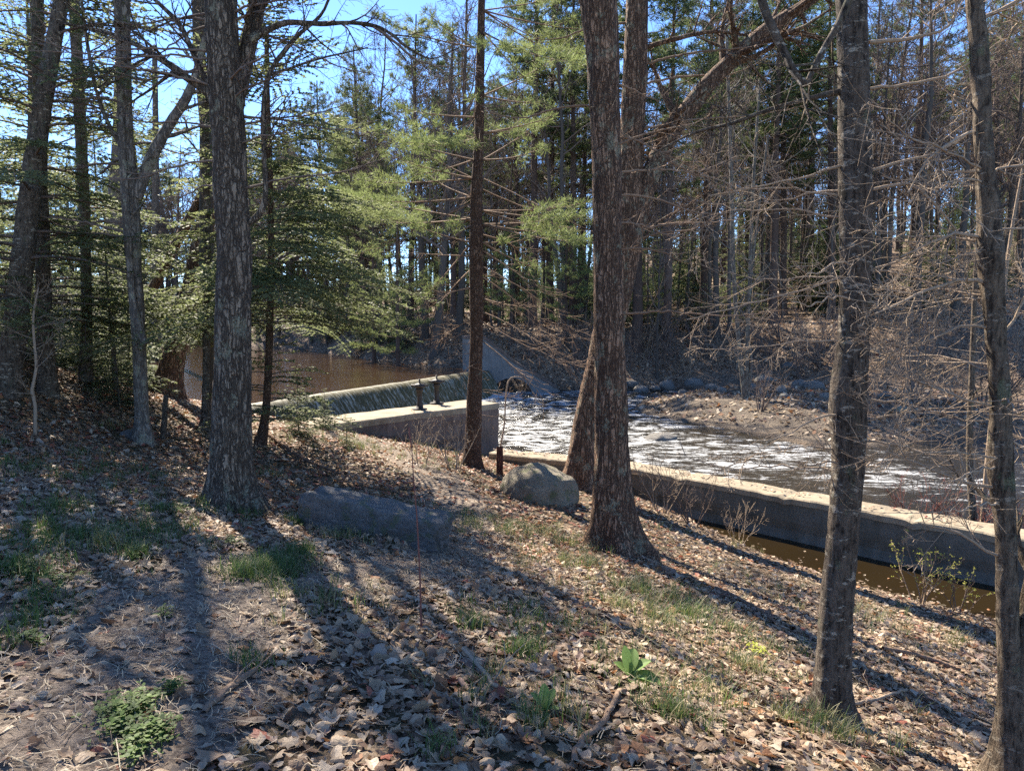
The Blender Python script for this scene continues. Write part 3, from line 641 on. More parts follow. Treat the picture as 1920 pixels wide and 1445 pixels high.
def near_tree(name, label, cat, path, limbs, mat, H, seed, crown=1.0, twigmat=None, twigs=6, flare=.6, d=None, amp=.012, ridge=.04, stretch=.22, extra=None, group=None, k=40, twigL=.5, crownlow=0.0, rnd=(0, 0, 0, .5)):
    rng = np.random.default_rng(seed); b = on(path[0][0], path[0][1]); d = d or b[1]; N = pxline(path, d)
    N[0, 2] = min(N[0, 2], hz(N[0, 0], N[0, 1])); N = np.vstack([N[0] + [0, 0, -.25, .0], N])
    top = N[-1]; dr = unit(unit(N[-1, :3] - N[-3, :3]) + np.array([0, 0, .4])); Hl = max(.5, H - (top[2] - N[1, 2])); up = []
    for i in range(1, 6): up.append((*(top[:3] + dr * Hl * i / 5 + rng.normal(size=3) * [.12, .12, 0]), top[3] * (1 - .17 * i)))
    m = MB(); rough_tube(m, N, seed, k, .035, amp, ridge, stretch, flare)
    U = np.vstack([top, up]); Uc = catmull(U, .3); m.tube(Uc[:, :3], Uc[:, 3], 12)
    e = empty(name, N[1, :3], label, cat, group); local(m, N[1, :3]); m.build('trunk', mat, e)
    for li, lb in enumerate(limbs):
        m = MB(); o = dict(tw=twigs, tl=twigL, d=0)
        if isinstance(lb, tuple): lb, oo = lb; o.update(oo)
        LN = pxline(lb, d + o['d']); big = LN[0, 3] > .014
        if big: pts, rad = rough_tube(m, LN, seed + li + 1, 20, .05, min(amp * .6, LN[0, 3] * .12), ridge, stretch)
        else: C = catmull(LN, .06); pts, rad = C[:, :3], np.maximum(C[:, 3], .002); pts = pts + rng.normal(size=pts.shape) * .004; m.tube(pts, rad, 7)
        for t in range(o['tw']):
            i = int(len(pts) * (.25 + .74 * rng.random())); i = min(i, len(pts) - 2); dd = unit(pts[i + 1] - pts[i])
            grow(m, pts[i], dd * .7 + perp(dd, rng) * .8, o['tl'] * rng.uniform(.5, 1.5), max(rad[i] * .5, .003), 2, rng, (4, 3), .14, .02, .5, 0, .0018)
        local(m, N[1, :3]); m.build('limb', mat if big else (twigmat or mat), e)
    for li in range(rnd[0]):
        Y = rng.uniform(rnd[1], rnd[2]); i = int(np.argmin([abs(q[1] - Y) for q in path])); x0 = np.interp(Y, [q[1] for q in path][::-1], [q[0] for q in path][::-1]); sg = -1 if rng.random() < rnd[3] else 1
        Lp = rng.uniform(120, 330); dy = rng.uniform(-.25, .25); LN = pxline([(x0, Y, 5), (x0 + sg * Lp * .35, Y + dy * Lp * .3 - 8, 3.6), (x0 + sg * Lp * .7, Y + dy * Lp * .7, 2.4), (x0 + sg * Lp, Y + dy * Lp - rng.uniform(0, 30), 1.2)], d)
        LN[:, 1] += np.linspace(0, rng.normal() * .5, 4); m = MB(); C = catmull(LN, .06); pts, rad = C[:, :3] + rng.normal(size=(len(C), 3)) * .005, np.maximum(C[:, 3], .0015); m.tube(pts, rad, 6)
        for t in range(7):
            i = min(int(len(pts) * (.2 + .79 * rng.random())), len(pts) - 2); dd = unit(pts[i + 1] - pts[i]); grow(m, pts[i], dd * .8 + perp(dd, rng) * .6 + np.array([0, 0, .15]), .32 * rng.uniform(.5, 1.5), max(rad[i] * .6, .002), 1, rng, (4,), .12, .06, .5, 0, .0011)
        local(m, N[1, :3]); m.build('limb', twigmat or mat, e)
    m = MB(); P = np.vstack([top, up]); n = int(16 * crown)
    for c in range(n):
        t = crownlow + (1 - crownlow) * (c + rng.random()) / n; p = np.array([np.interp(t * 5, range(6), P[:, j]) for j in range(3)]); r = np.interp(t * 5, range(6), P[:, 3])
        a = rng.uniform(0, 6.28); el = rng.uniform(.2, .9)
        grow(m, p, np.array([math.cos(a) * math.cos(el), math.sin(a) * math.cos(el), math.sin(el)]), Hl * .4 * (1.15 - .7 * t) * rng.uniform(.7, 1.2), max(r * .5, .012), 3, rng, (5, 4, 3), .15, .05, .5, 0, .004)
    if extra: extra(m, P, N, rng)
    if m.n:
        local(m, N[1, :3]); m.build('crown', [twigmat or B_TWIG, L_YPINE if name == 'pine_tree' else L_HEM], e)
    return e, N, d

near_tree('oak_tree', 'thick lichen-patched oak trunk standing behind the long granite slab', 'tree',
    [(438, 948, 96), (437, 900, 82), (434, 800, 73), (436, 640, 67), (438, 480, 63), (432, 330, 62), (424, 180, 60), (414, 0, 54), (412, -60, 52)],
    [([(412, 190, 26), (385, 170, 20), (350, 145, 16), (300, 110, 12), (245, 80, 9), (190, 58, 7), (120, 45, 4)], dict(tw=14, tl=.6)),
     ([(408, 175, 16), (380, 140, 12), (362, 100, 10), (335, 45, 9), (280, -10, 7)], dict(tw=8)),
     ([(440, 200, 34), (458, 120, 30), (474, 50, 28), (492, -40, 25)], dict(tw=4, d=.15)),
     ([(464, 420, 14), (486, 402, 12), (498, 365, 10), (495, 290, 9), (494, 210, 9), (505, 140, 9), (535, 95, 9), (560, 65, 8), (600, 30, 6), (620, -10, 5)], dict(tw=9, tl=.45)),
     ([(470, 75, 16), (505, 55, 13), (540, 42, 11), (600, 45, 9), (660, 43, 8), (705, 50, 7), (735, 65, 6), (765, 90, 5), (810, 110, 3), (860, 90, 2)], dict(tw=12, tl=.5)),
     ([(700, 50, 5), (735, 75, 5), (770, 105, 4), (800, 120, 3), (840, 125, 2)], dict(tw=6, tl=.35)),
     ([(505, 140, 7), (540, 130, 5), (600, 110, 4), (690, 90, 2)], dict(tw=6, tl=.35))], B_OAK, 12, 11, 1.0, B_TWIG, 8, rnd=(20, 5, 420, .5))
near_tree('oak_tree', 'tall straight dark trunk in front of the leaning forked trunk', 'tree',
    [(1150, 1028, 100), (1150, 990, 86), (1148, 900, 70), (1146, 760, 62), (1141, 600, 56), (1139, 450, 55), (1135, 250, 56), (1129, 100, 60), (1122, 20, 66), (1118, -60, 60)],
    [([(1105, 30, 22), (1090, -10, 20), (1070, -60, 18)], dict(tw=3))], B_RED, 12, 23, 1.0, B_DEAD, 3, .75, rnd=(9, 10, 600, .5))
near_tree('forked_tree', 'leaning forked trunk rising from behind the boulder, big limb to right', 'tree',
    [(1090, 915, 80), (1095, 880, 68), (1110, 770, 59), (1135, 640, 55), (1162, 530, 54), (1178, 430, 54), (1184, 300, 44), (1190, 150, 43), (1195, 0, 40), (1196, -50, 40)],
    [([(1180, 460, 44), (1204, 375, 37), (1236, 292, 34), (1290, 205, 32), (1350, 135, 30), (1430, 62, 26), (1500, 15, 20), (1580, -40, 16)], dict(tw=16, tl=1.3)),
     ([(1200, 270, 9), (1240, 240, 7), (1300, 215, 5), (1370, 120, 3)], dict(tw=6)),
     ([(1192, 95, 9), (1260, 75, 8), (1340, 60, 6), (1420, 70, 4)], dict(tw=10, tl=.9)),
     ([(1180, 480, 7), (1230, 420, 5), (1290, 385, 4), (1370, 330, 2)], dict(tw=6))], B_RED, 13, 35, 1.0, B_DEAD, 5, rnd=(10, 10, 520, .2))
near_tree('dark_tree', 'dark scaly trunk with knots standing in front of the canal wall', 'tree',
    [(1562, 1350, 80), (1563, 1300, 68), (1569, 1150, 61), (1580, 1010, 58), (1591, 850, 60), (1590, 745, 66), (1600, 640, 57), (1606, 500, 56), (1604, 350, 58), (1600, 180, 54), (1597, 60, 52), (1595, -30, 50)],
    [([(1575, 172, 12), (1545, 178, 10), (1500, 190, 9), (1440, 207, 8), (1370, 232, 7), (1300, 250, 5), (1220, 290, 3)], dict(tw=12, tl=.4)),
     ([(1600, -20, 15), (1575, 40, 14), (1548, 85, 13), (1530, 120, 12), (1515, 152, 10)], dict(tw=3, d=-.25)),
     ([(1418, -40, 16), (1436, 25, 15), (1462, 80, 14), (1488, 135, 14), (1512, 158, 12), (1518, 150, 8)], dict(tw=3, d=-.3)),
     ([(1630, 80, 7), (1690, 74, 6), (1760, 60, 5), (1790, 30, 5), (1795, -20, 4)], dict(tw=9, tl=.35)),
     ([(1630, 165, 6), (1720, 155, 5), (1800, 130, 4), (1900, 60, 2)], dict(tw=9, tl=.35)),
     ([(1632, 320, 6), (1700, 300, 4), (1760, 285, 3), (1830, 240, 2)], dict(tw=8, tl=.3)),
     ([(1636, 355, 6), (1700, 345, 6), (1750, 380, 5), (1800, 440, 3), (1860, 475, 2)], dict(tw=10, tl=.3)),
     ([(1575, 310, 6), (1520, 330, 4), (1440, 345, 3), (1330, 370, 2)], dict(tw=9, tl=.3)),
     ([(1580, 520, 5), (1500, 545, 4), (1400, 570, 3), (1290, 600, 2)], dict(tw=11, tl=.3)),
     ([(1582, 640, 4), (1500, 640, 3), (1420, 650, 2), (1340, 655, 1.5)], dict(tw=9, tl=.25)),
     ([(1575, 840, 4), (1500, 838, 3), (1420, 850, 2), (1340, 890, 1.5)], dict(tw=7, tl=.2)),
     ([(1632, 505, 5), (1680, 490, 4), (1740, 470, 3), (1800, 430, 2)], dict(tw=8, tl=.25))], B_DARK, 10, 47, 1.0, B_PALE, 5, .55, None, .006, .03, .08, rnd=(15, 330, 900, .62))
near_tree('spindly_tree', 'thin tan twin-stemmed tree with many pale twigs at right edge', 'tree',
    [(1890, 1470, 96), (1892, 1400, 66), (1894, 1300, 44), (1889, 1150, 39), (1886, 1000, 35), (1876, 880, 44), (1876, 760, 36), (1866, 600, 36), (1856, 470, 46), (1852, 400, 36), (1842, 250, 31), (1838, 120, 32), (1824, -30, 27)],
    [([(1884, 1445, 60), (1900, 1330, 52), (1925, 1200, 46), (1950, 1050, 40), (1975, 850, 36), (2000, 500, 30)], dict(tw=2)),
     ([(1885, 1042, 7), (1850, 1033, 6), (1800, 1000, 5), (1750, 985, 4), (1720, 980, 2)], dict(tw=6, tl=.25)),
     ([(1876, 912, 8), (1830, 912, 7), (1780, 893, 6), (1720, 868, 4), (1630, 835, 2)], dict(tw=8, tl=.3)),
     ([(1850, 535, 8), (1815, 525, 7), (1770, 535, 6), (1720, 550, 5), (1640, 590, 3)], dict(tw=10, tl=.35)),
     ([(1850, 450, 8), (1810, 440, 7), (1770, 445, 5), (1690, 480, 3)], dict(tw=8, tl=.35)),
     ([(1840, 245, 6), (1790, 262, 5), (1740, 300, 5), (1700, 360, 3)], dict(tw=8, tl=.35)),
     ([(1866, 620, 6), (1800, 610, 5), (1740, 640, 4), (1650, 660, 2)], dict(tw=10, tl=.35)),
     ([(1868, 760, 6), (1810, 750, 5), (1740, 720, 4), (1650, 690, 2)], dict(tw=10, tl=.35)),
     ([(1862, 640, 6), (1900, 600, 5), (1940, 520, 4)], dict(tw=6, tl=.3)),
     ([(1855, 330, 5), (1890, 310, 5), (1940, 318, 4)], dict(tw=6, tl=.3)),
     ([(1835, 40, 8), (1870, 20, 7), (1930, -10, 6)], dict(tw=5, tl=.3)),
     ([(1870, 800, 6), (1905, 830, 5), (1950, 850, 4)], dict(tw=5, tl=.3))], B_TAN, 8.5, 59, .8, B_PALE, 6, .3, None, .006, .03, .12, rnd=(15, 250, 950, .75))
near_tree('twisted_tree', 'slender grey tree with a thin stem twining round it, left of the oak', 'tree',
    [(268, 832, 42), (266, 780, 27), (263, 700, 25), (258, 600, 25), (250, 480, 28), (243, 350, 30), (235, 250, 27), (232, 100, 25), (230, -40, 23)],
    [([(256, 370, 22), (285, 292, 21), (320, 230, 19), (355, 172, 16), (375, 110, 12), (395, 20, 9)], dict(tw=6)),
     ([(272, 645, 13), (255, 595, 13), (245, 520, 12), (238, 400, 11), (228, 250, 10), (222, 100, 9), (215, -20, 7)], dict(tw=4, d=-.14)),
     ([(240, 300, 8), (190, 200, 7), (165, 90, 6), (150, -20, 5)], dict(tw=10, tl=.8))], B_GREY, 12, 61, 1.0, B_TWIG, 5, .3, rnd=(10, 10, 480, .5))
near_tree('leaning_tree', 'dark tree leaning right behind the lichen-patched oak', 'tree',
    [(312, 742, 58), (322, 690, 42), (345, 600, 37), (368, 500, 34), (387, 410, 31), (402, 320, 28), (420, 230, 25), (445, 130, 23), (470, 40, 20), (485, -40, 19)],
    [([(352, 620, 10), (310, 490, 16), (350, 415, 18), (382, 360, 16)][1:] + [(410, 300, 12)], dict(tw=3)),
     ([(285, 545, 18), (312, 490, 19), (350, 420, 17), (380, 360, 14)], dict(tw=3))][1:], B_RED, 13, 73, 1.0, B_TWIG, 4)
near_tree('slim_tree', 'slim dark pole-like trunk just left of the oak', 'tree',
    [(386, 806, 24), (386, 740, 15), (387, 600, 14), (388, 450, 13), (385, 250, 13), (381, 100, 12), (379, -40, 11)], [([(384, 300, 4), (340, 250, 3), (290, 230, 2)], dict(tw=5)), ([(386, 200, 4), (430, 150, 3), (480, 140, 2)], dict(tw=5))], B_DARK, 11, 83, .8, B_TWIG, 4)

# the young pine: dead drooping twigs below, bright live tufts above
def pine_extra(m, P, N, rng):
    d = N[3, 1]
    live = [(905, 20, 1060, 80), (905, 60, 1020, 130), (890, 90, 760, 40), (890, 260, 760, 240), (905, 250, 1010, 215), (888, 300, 720, 262), (905, 300, 1000, 245), (888, 335, 740, 318), (905, 420, 1060, 430), (884, 410, 700, 395), (905, 455, 1040, 470), (884, 455, 820, 470), (905, 395, 1105, 400), (890, 220, 800, 170), (905, 180, 1000, 160), (885, 370, 730, 360)]
    for x0, y0, x1, y1 in live:
        for q in range(2):
            a = at(x0, y0, d); b = at(x1 + rng.normal() * 60, y1 + rng.normal() * 38, d + rng.normal() * 1.3); L = np.linalg.norm(b - a)
            pine_branch(m, a, b - a, L, .016, rng, 19, .095, .008, 13, .4, .12, .2)
            if L > 1.9: pine_branch(m, a, b - a + rng.normal(size=3) * .5, L * .75, .014, rng, 26, .085, .009, 12, .4, 0, .1)
    for x0, y0, x1, y1 in [(905, 335, 1110, 480), (905, 355, 1060, 450), (905, 500, 1090, 610), (905, 520, 1040, 620), (905, 585, 1110, 680), (905, 605, 1060, 700), (905, 560, 1000, 590), (905, 640, 1000, 735), (905, 470, 1030, 560), (884, 505, 800, 570), (884, 380, 640, 470), (884, 540, 790, 560), (884, 480, 760, 500), (884, 600, 840, 640), (905, 440, 1000, 480)]:
        a = at(x0, y0, d); b = at(x1, y1, d + rng.normal() * .6)
        L = np.linalg.norm(b - a); grow(m, a, b - a + np.array([0, 0, .25 * L * .3]), L * 1.05, .015, 2, rng, (12, 3), .06, -.02, .4, 0, .0032, .3, (.35, .8))
    for k in range(58):  # unseen upper crown, heavier on the left, added to dapple the ground
        t = rng.random() ** .9; p = np.array([np.interp(t * 5, range(6), P[:, j]) for j in range(3)]); a = rng.uniform(0, 6.28) if k % 2 else rng.uniform(2.4, 4.6)
        pine_branch(m, p, np.array([math.cos(a), math.sin(a), .25]), (2.7 - 1.9 * t) * rng.uniform(.6, 1.1), .016, rng, 14, .12, .016, 9, .3, 0, .2)
    for k in range(34):
        z = rng.uniform(.9, 6); p, _ = at_z(N[1:], N[1:, 3], N[1, 2] + z); a = rng.uniform(0, 6.28); grow(m, p, np.array([math.cos(a), math.sin(a), rng.uniform(-.6, .1)]), rng.uniform(.15, 1.3), .007, 2, rng, (4, 3), .1, -.02, .4, 0, .0025)
near_tree('pine_tree', 'slim reddish pine with drooping dead twigs beside the broad wall end', 'tree',
    [(884, 874, 42), (886, 840, 34), (889, 760, 29), (893, 640, 25), (893, 500, 26), (893, 380, 22), (898, 260, 18), (900, 150, 16), (903, 0, 13), (904, -40, 12)], [], B_PINE, 15, 91, .0, B_DEAD, 5, .2, None, .006, .03, .15, pine_extra, None, 24)

# hemlocks of the left bank, each with its own trunk line and sprays
def hem_near(label, path, H, seed, Lm, zlo, n=70, mat=B_DARK, keep=None, nl=.046):
    def ex(m, P, N, rng):
        Q = np.vstack([N[1:], np.c_[P[1:]]]) ; z0 = N[1, 2]
        hem_crown(m, Q[:, :3], Q[:, 3], z0 + zlo, z0 + H * .98, Lm, rng, n, keep, nl, nl * 1.35)
        if seed == 101: hem_crown(m, Q[:, :3], Q[:, 3], z0 + .35, z0 + 1.8, 1.35, rng, 34, None, nl, nl * 1.35)
    return near_tree('hemlock_tree', label, 'tree', path, [], mat, H, seed, 0, B_TWIG, 0, .25, None, .008, .04, .2, ex, None, 20)
hem_near('small hemlock with green drooping sprays between the oak and the weir', [(488, 834, 24), (496, 790, 17), (503, 700, 14), (506, 600, 13), (508, 420, 11), (502, 200, 10), (500, 60, 8)], 7.2, 101, 2.65, 1.8, 150, B_PINE)
hem_near('dark hemlock trunk nearest the left edge of the photo', [(92, 742, 34), (84, 600, 27), (78, 400, 24), (74, 200, 22), (70, -20, 20)], 9, 103, 2.5, 1.0, 70)
hem_near('stout dark hemlock trunk left of the twisted grey tree', [(214, 700, 54), (212, 600, 46), (216, 450, 40), (224, 300, 28), (230, 100, 24), (232, -20, 22)], 9.5, 107, 2.5, 1.3, 70)
hem_near('slender hemlock between the two darker hemlock trunks on left bank', [(160, 716, 24), (162, 600, 19), (160, 450, 18), (152, 250, 20), (142, 60, 19), (138, -20, 18)], 8.5, 109, 2.3, 1.0, 65)
hem_near('leaning hemlock whose top tilts right at the left edge', [(14, 740, 46), (30, 600, 40), (52, 400, 36), (80, 200, 30), (110, 30, 26), (118, -20, 25)], 9, 113, 2.4, 1.2, 65)
hem_near('thin hemlock pole behind the twisted grey tree', [(288, 700, 16), (290, 500, 13), (292, 300, 11), (290, 100, 9)], 8, 127, 2.0, .9, 70)

# ------------------------------------------------------------------ background forest
PR = [proto_pine(1, 17, .2, .28, 3.0), proto_pine(2, 19, .23, .4, 3.2), proto_pine(3, 15, .17, .22, 2.6), proto_pine(4, 20, .25, .5, 3.4)]
PY = [proto_pine(5, 9, .11, .16, 2.3, .15, .018, .5, L_YPINE, 9, 14), proto_pine(6, 7, .09, .2, 2.0, .15, .018, .45, L_YPINE, 9, 14)]
HE = [proto_hem(11, 11, .13, 2.6, 150), proto_hem(12, 8, .1, 2.3, 130), proto_hem(13, 5, .06, 1.7, 110, .05)]
BA = [proto_bare(21, 15, .15, .3, 36), proto_bare(22, 17, .18, .4, 36), proto_bare(23, 13, .11, .3, 30), proto_bare(24, 16, .13, .45, 32), proto_bare(25, 11, .07, .3, 26), proto_bare(26, 14, .2, .33, 36)]
for e in PR + PY + HE + BA: e.location = (0, -400, -50)
ZONES = [(-1e9, 250, 'left of the twisted grey tree'), (250, 436, 'between twisted grey tree and oak'), (436, 893, 'between oak and slim pine'), (893, 1146, 'between slim pine and straight dark trunk'), (1146, 1590, 'between straight trunk and scaly trunk'), (1590, 1868, 'between scaly trunk and right-edge tree'), (1868, 1e9, 'at the right edge')]
PLACED = []
used = set()
def place(pr, x, y, sc, rz, tilt, kind, group):
    loc = (x, y, hz(x, y) - .05)
    if id(pr) not in used: used.add(id(pr)); o = pr; o.location = loc; o.rotation_euler = (tilt[0], tilt[1], rz); o.scale = (sc, sc, sc)
    else: o = dup(pr, loc, rz, sc, tilt)
    PLACED.append((o, kind, x, y, group)); return o
rng = np.random.default_rng(2024)
def free(x, y, dmin):
    return all((x - a) ** 2 + (y - b) ** 2 > dmin * dmin for _, _, a, b, _ in PLACED)
def scatter(protos, n, X0, X1, d0, d1, kind, group, s0=.85, s1=1.15, dmin=1.2, lean=.03):
    c = t = 0
    while c < n and t < n * 40:
        t += 1; X = rng.uniform(X0, X1); d = math.sqrt(rng.uniform(d0 * d0, d1 * d1)); p = at(X, 600, d); x, y = p[0], p[1]
        xa, ya = np.array([x]), np.array([y])
        if sdist(xa, ya, TOE, True)[0] < .6 and sdist(xa, ya, NEAR, False)[0] < 1.0: continue
        if not free(x, y, dmin): continue
        place(protos[rng.integers(len(protos))], x, y, rng.uniform(s0, s1), rng.uniform(0, 6.28), rng.normal(size=2) * lean, kind, group); c += 1
for X, Y, sc_ in ((560, 812, .24), (610, 806, .16), (650, 838, .12)):
    p = on(X, Y); place(HE[2], p[0], p[1], sc_, X, (0, 0), 'hemlock sapling', 'hemlock saplings by the wall')
GP, GH, GB, GY = 'tall pines across the water', 'hemlocks across the water', 'bare trees across the water', 'young bright pines across the water'
# placed trunks one can pick out
for X, d, pr, s, kind in [(688, 43, PR[0], 1.0, 'pine'), (770, 40, PR[2], 1.12, 'pine'), (815, 33, BA[5], 1.05, 'bare tree'), (862, 34, BA[1], 1.0, 'bare tree'), (850, 38, PR[2], 1.0, 'pine'), (1000, 36, PR[3], .95, 'pine'), (1075, 37, PR[1], .95, 'pine'), (1030, 39, PR[1], 1.0, 'pine'),
                          (1195, 33, PR[3], 1.0, 'pine'), (1250, 33.5, PR[1], .9, 'pine'), (1345, 33, BA[0], 1.0, 'bare tree'), (1450, 36, PR[3], .92, 'pine'), (1722, 31, BA[3], 1.1, 'bare tree'), (1790, 33, BA[1], .95, 'bare tree'), (1640, 34, BA[2], 1.1, 'bare tree'), (1560, 36, PR[1], .9, 'pine'), (1235, 31.2, BA[4], .9, 'bare tree'),
                          (1400, 42, PR[0], 1.1, 'pine'), (1500, 44, PR[1], 1.05, 'pine'), (1320, 40, PR[3], 1.05, 'pine')]:
    p = at(X, 600, d); place(pr, p[0], p[1], s, rng.uniform(0, 6.28), rng.normal(size=2) * .015, kind, GP if kind == 'pine' else GB)
for X, d, s in [(745, 32.5, 1.0), (1060, 33, .8), (960, 33, .75), (1215, 34, .7), (700, 35, 1.05)]:
    p = at(X, 600, d); place(PY[0 if s > .8 else 1], p[0], p[1], s, rng.uniform(0, 6.28), (0, 0), 'young pine', GY)
scatter(PR, 17, 560, 1180, 42, 75, 'pine', GP, .85, 1.1, 2.0, .012)
scatter([PR[1], PR[3]], 15, 1180, 1940, 38, 75, 'pine', GP, .8, 1.05, 2.2, .012)
scatter(PR, 24, -60, 560, 36, 90, 'pine', GP, .85, 1.2, 2.0, .012)
scatter(BA, 60, 1150, 1980, 33, 80, 'bare tree', GB, .8, 1.15, 1.2, .04)
scatter(BA, 44, 560, 1180, 34, 70, 'bare tree', GB, .75, 1.05, 1.2, .04)
scatter(HE, 16, -60, 440, 34, 75, 'hemlock', GH, .8, 1.2, 1.6, .01)
scatter(BA, 32, -40, 560, 36, 80, 'bare tree', GB, .8, 1.1, 1.5, .04)
scatter([BA[2], BA[4], BA[3]], 62, 560, 1960, 33, 62, 'bare tree', GB, .8, 1.2, .9, .03)
scatter(HE[1:], 34, 560, 1560, 34, 58, 'hemlock', GH, .7, 1.1, 1.6, .01)
scatter(HE, 12, 1500, 1950, 33, 60, 'hemlock', GH, .5, .9, 1.6, .01)
scatter(HE[1:], 16, -60, 440, 17, 34, 'hemlock', 'hemlocks on the left bank', .8, 1.25, 1.3, .01)
scatter(HE[2:], 16, -60, 250, 10.5, 17, 'hemlock', 'hemlocks on the left bank', .28, .6, 1.0, .03)
scatter([BA[4], BA[2], BA[3]], 26, -50, 440, 12.5, 33, 'bare tree', 'bare trees on the left bank', .7, 1.0, 1.3, .04)
scatter(HE, 10, 380, 760, 33, 48, 'hemlock', GH, .8, 1.1, 1.6, .01)
def far_wood():
    r = np.random.default_rng(5); m = MB(); n = 0
    while n < 110:
        X = r.uniform(-60, 1980); d = r.uniform(78, 135); p = at(X, 600, d); x, y = p[0], p[1]
        if sdist(np.array([x]), np.array([y]), TOE, True)[0] < 3: continue
        n += 1; z = hz(x, y); h = r.uniform(14, 21); b = np.array([x, y, z - .3]); ln = r.normal(size=2) * .03
        m.tube([b, b + [ln[0] * h * .5, ln[1] * h * .5, h * .5], b + [ln[0] * h, ln[1] * h, h]], [.2, .14, .03], 5, 0)
        if r.random() < (.5 if X < 900 else .2):
            C, A = [], []
            for k in range(46):
                t = r.uniform(.15, 1) ** .8; a = r.uniform(0, 6.28); L = 3.2 * (1.1 - t) * r.uniform(.5, 1.1) + .3; q = b + [ln[0] * h * t, ln[1] * h * t, h * t]; dv = np.array([math.cos(a), math.sin(a), .15]); m.tube([q, q + dv * L], [.04, .015], 3, 0)
                for f in np.linspace(.3, 1, max(3, int(L * 4))): C.append(q + dv * L * f + r.normal(size=3) * .2); A.append(dv)
            tufts(m, np.array(C), np.array(A), r, 7, .42, .09, 1)
        else:
            for k in range(34):
                t = .2 + .78 * (k + r.random()) / 34; q = b + [ln[0] * h * t, ln[1] * h * t, h * t]; a = r.uniform(0, 6.28); el = r.uniform(.2, 1)
                grow(m, q, np.array([math.cos(a) * math.cos(el), math.sin(a) * math.cos(el), math.sin(el)]), h * .25 * (1.1 - .7 * t), .05, 2, r, (6, 4), .15, .06, .55, 0, .012)
    for k in range(230):
        X = r.uniform(-80, 2000); d = r.uniform(58, 125); p = at(X, 600, d); x, y = p[0], p[1]
        if sdist(np.array([x]), np.array([y]), TOE, True)[0] < 3: continue
        z = hz(x, y); hh = r.uniform(1.5, 5); nn = int(30 + 25 * hh); q = r.random((nn, 1)); C = np.c_[x + r.normal(size=(nn, 1)) * (1.1 * hh * .35) * (1.2 - q), y + r.normal(size=(nn, 1)) * (1.1 * hh * .35) * (1.2 - q), z + q * hh]
        tufts(m, C, np.tile([0, 0, .6], (nn, 1)), r, 7, .4, .07, 1 if r.random() < .55 else 0)
    tag(m.build('far_wood', [B_FAR, L_PINE]), 'hazy mass of distant forest filling the gaps behind the nearer trees', 'wood', kind='stuff')
far_wood()
# labels by kind, row and order between named foreground trunks
ORD = 'first second third fourth fifth sixth seventh eighth ninth tenth eleventh twelfth thirteenth fourteenth fifteenth sixteenth seventeenth eighteenth nineteenth twentieth'.split()
def ordw(i): return ORD[i] if i < 20 else 'twenty-' + ORD[i - 20] if i < 29 else f'{i + 1}th'
bk = {}
for o, kind, x, y, g in PLACED:
    X = proj((x, y, hz(x, y) + 2))[0]; z = [q for q in ZONES if q[0] <= X < q[1]][0][2]; row = 'near row' if y < 36 else 'middle row' if y < 50 else 'back row'
    if 'left bank' in g: row = 'left bank' if y > 17 else 'near left bank'
    if 'sapling' in kind: row = 'near left bank'
    bk.setdefault((kind, z, row), []).append((X, o, g))
ADJ = {'pine': 'tall pine', 'young pine': 'young bright-green pine', 'bare tree': 'leafless grey tree', 'hemlock': 'dark green hemlock', 'hemlock sapling': 'knee-high green hemlock sapling'}
for (kind, z, row), L in bk.items():
    L.sort(key=lambda q: q[0])
    for i, (X, o, g) in enumerate(L):
        w = '' if len(L) == 1 else f', {ordw(i)} from left'
        tag(o, f'{ADJ[kind]} {"on" if "bank" in row else "in"} {row} {z}{w}', 'tree', g)

# ------------------------------------------------------------------ shrubs, saplings, stalks
SH = [proto_shrub(31, 1.0, 7, B_PALE), proto_shrub(32, 1.1, 6, B_TWIG, .5), proto_shrub(33, .9, 9, B_REDTWIG), proto_shrub(34, 1.3, 5, B_PALE, .6), proto_shrub(35, 1.6, 8, B_TWIG, 0, .5)]
for e in SH: e.location = (0, -400, -50)
ushr = {}
def shrub(k, X, Y, s, label, group=None, p=None):
    p = on(X, Y) if p is None else p; e = SH[k]
    if k in ushr: e = dup(e, p, X * .37, s)
    else: ushr[k] = 1; e.location = p; e.rotation_euler = (0, 0, X * .37); e.scale = (s, s, s)
    return tag(e, label, 'shrub', group)
G1 = 'twiggy shrubs along the canal'
for a in [(0, 790, 872, .85, 'pale twiggy shrub against the broad wall, leftmost one'), (0, 850, 880, .95, 'pale twiggy shrub against the broad wall beside the slim pine'), (0, 1240, 962, 1.0, 'pale bare shrub right of the straight trunk, by the canal'),
          (4, 1300, 985, .62, 'grey brown bare shrub at the canal edge, behind the pale one'), (1, 1465, 1045, .85, 'budding shrub with yellow-green specks just left of the scaly trunk'), (0, 1385, 1020, .65, 'small pale bare shrub midway along the canal edge'),
          (3, 1720, 1130, .72, 'budding upright shrub by canal water, right of the scaly trunk'), (1, 1800, 1150, .55, 'low budding shrub nearest the right-edge tree on canal bank'), (3, 1640, 1085, .5, 'small budding shrub at right side of the scaly trunk'), (1, 1520, 1062, .5, 'tiny budding shrub touching the left side of the scaly trunk')]:
    shrub(*a, G1)
for i, (X, Y) in enumerate([(1690, 945), (1760, 958), (1820, 972), (1890, 985)]):
    p = onz(X, Y, -1.2); d = sdist(np.array([p[0]]), np.array([p[1]]), WALL, True)[0]; p = p + np.array([.5, .5, 0]) * 1.0
    p[2] = -1.75; shrub(2, X, Y, .95, f'reddish leafless shrub behind the canal wall cap, {ordw(i)} from scaly trunk', 'reddish shrubs behind the canal wall', p)
G3 = 'tangled brush on the far bank'
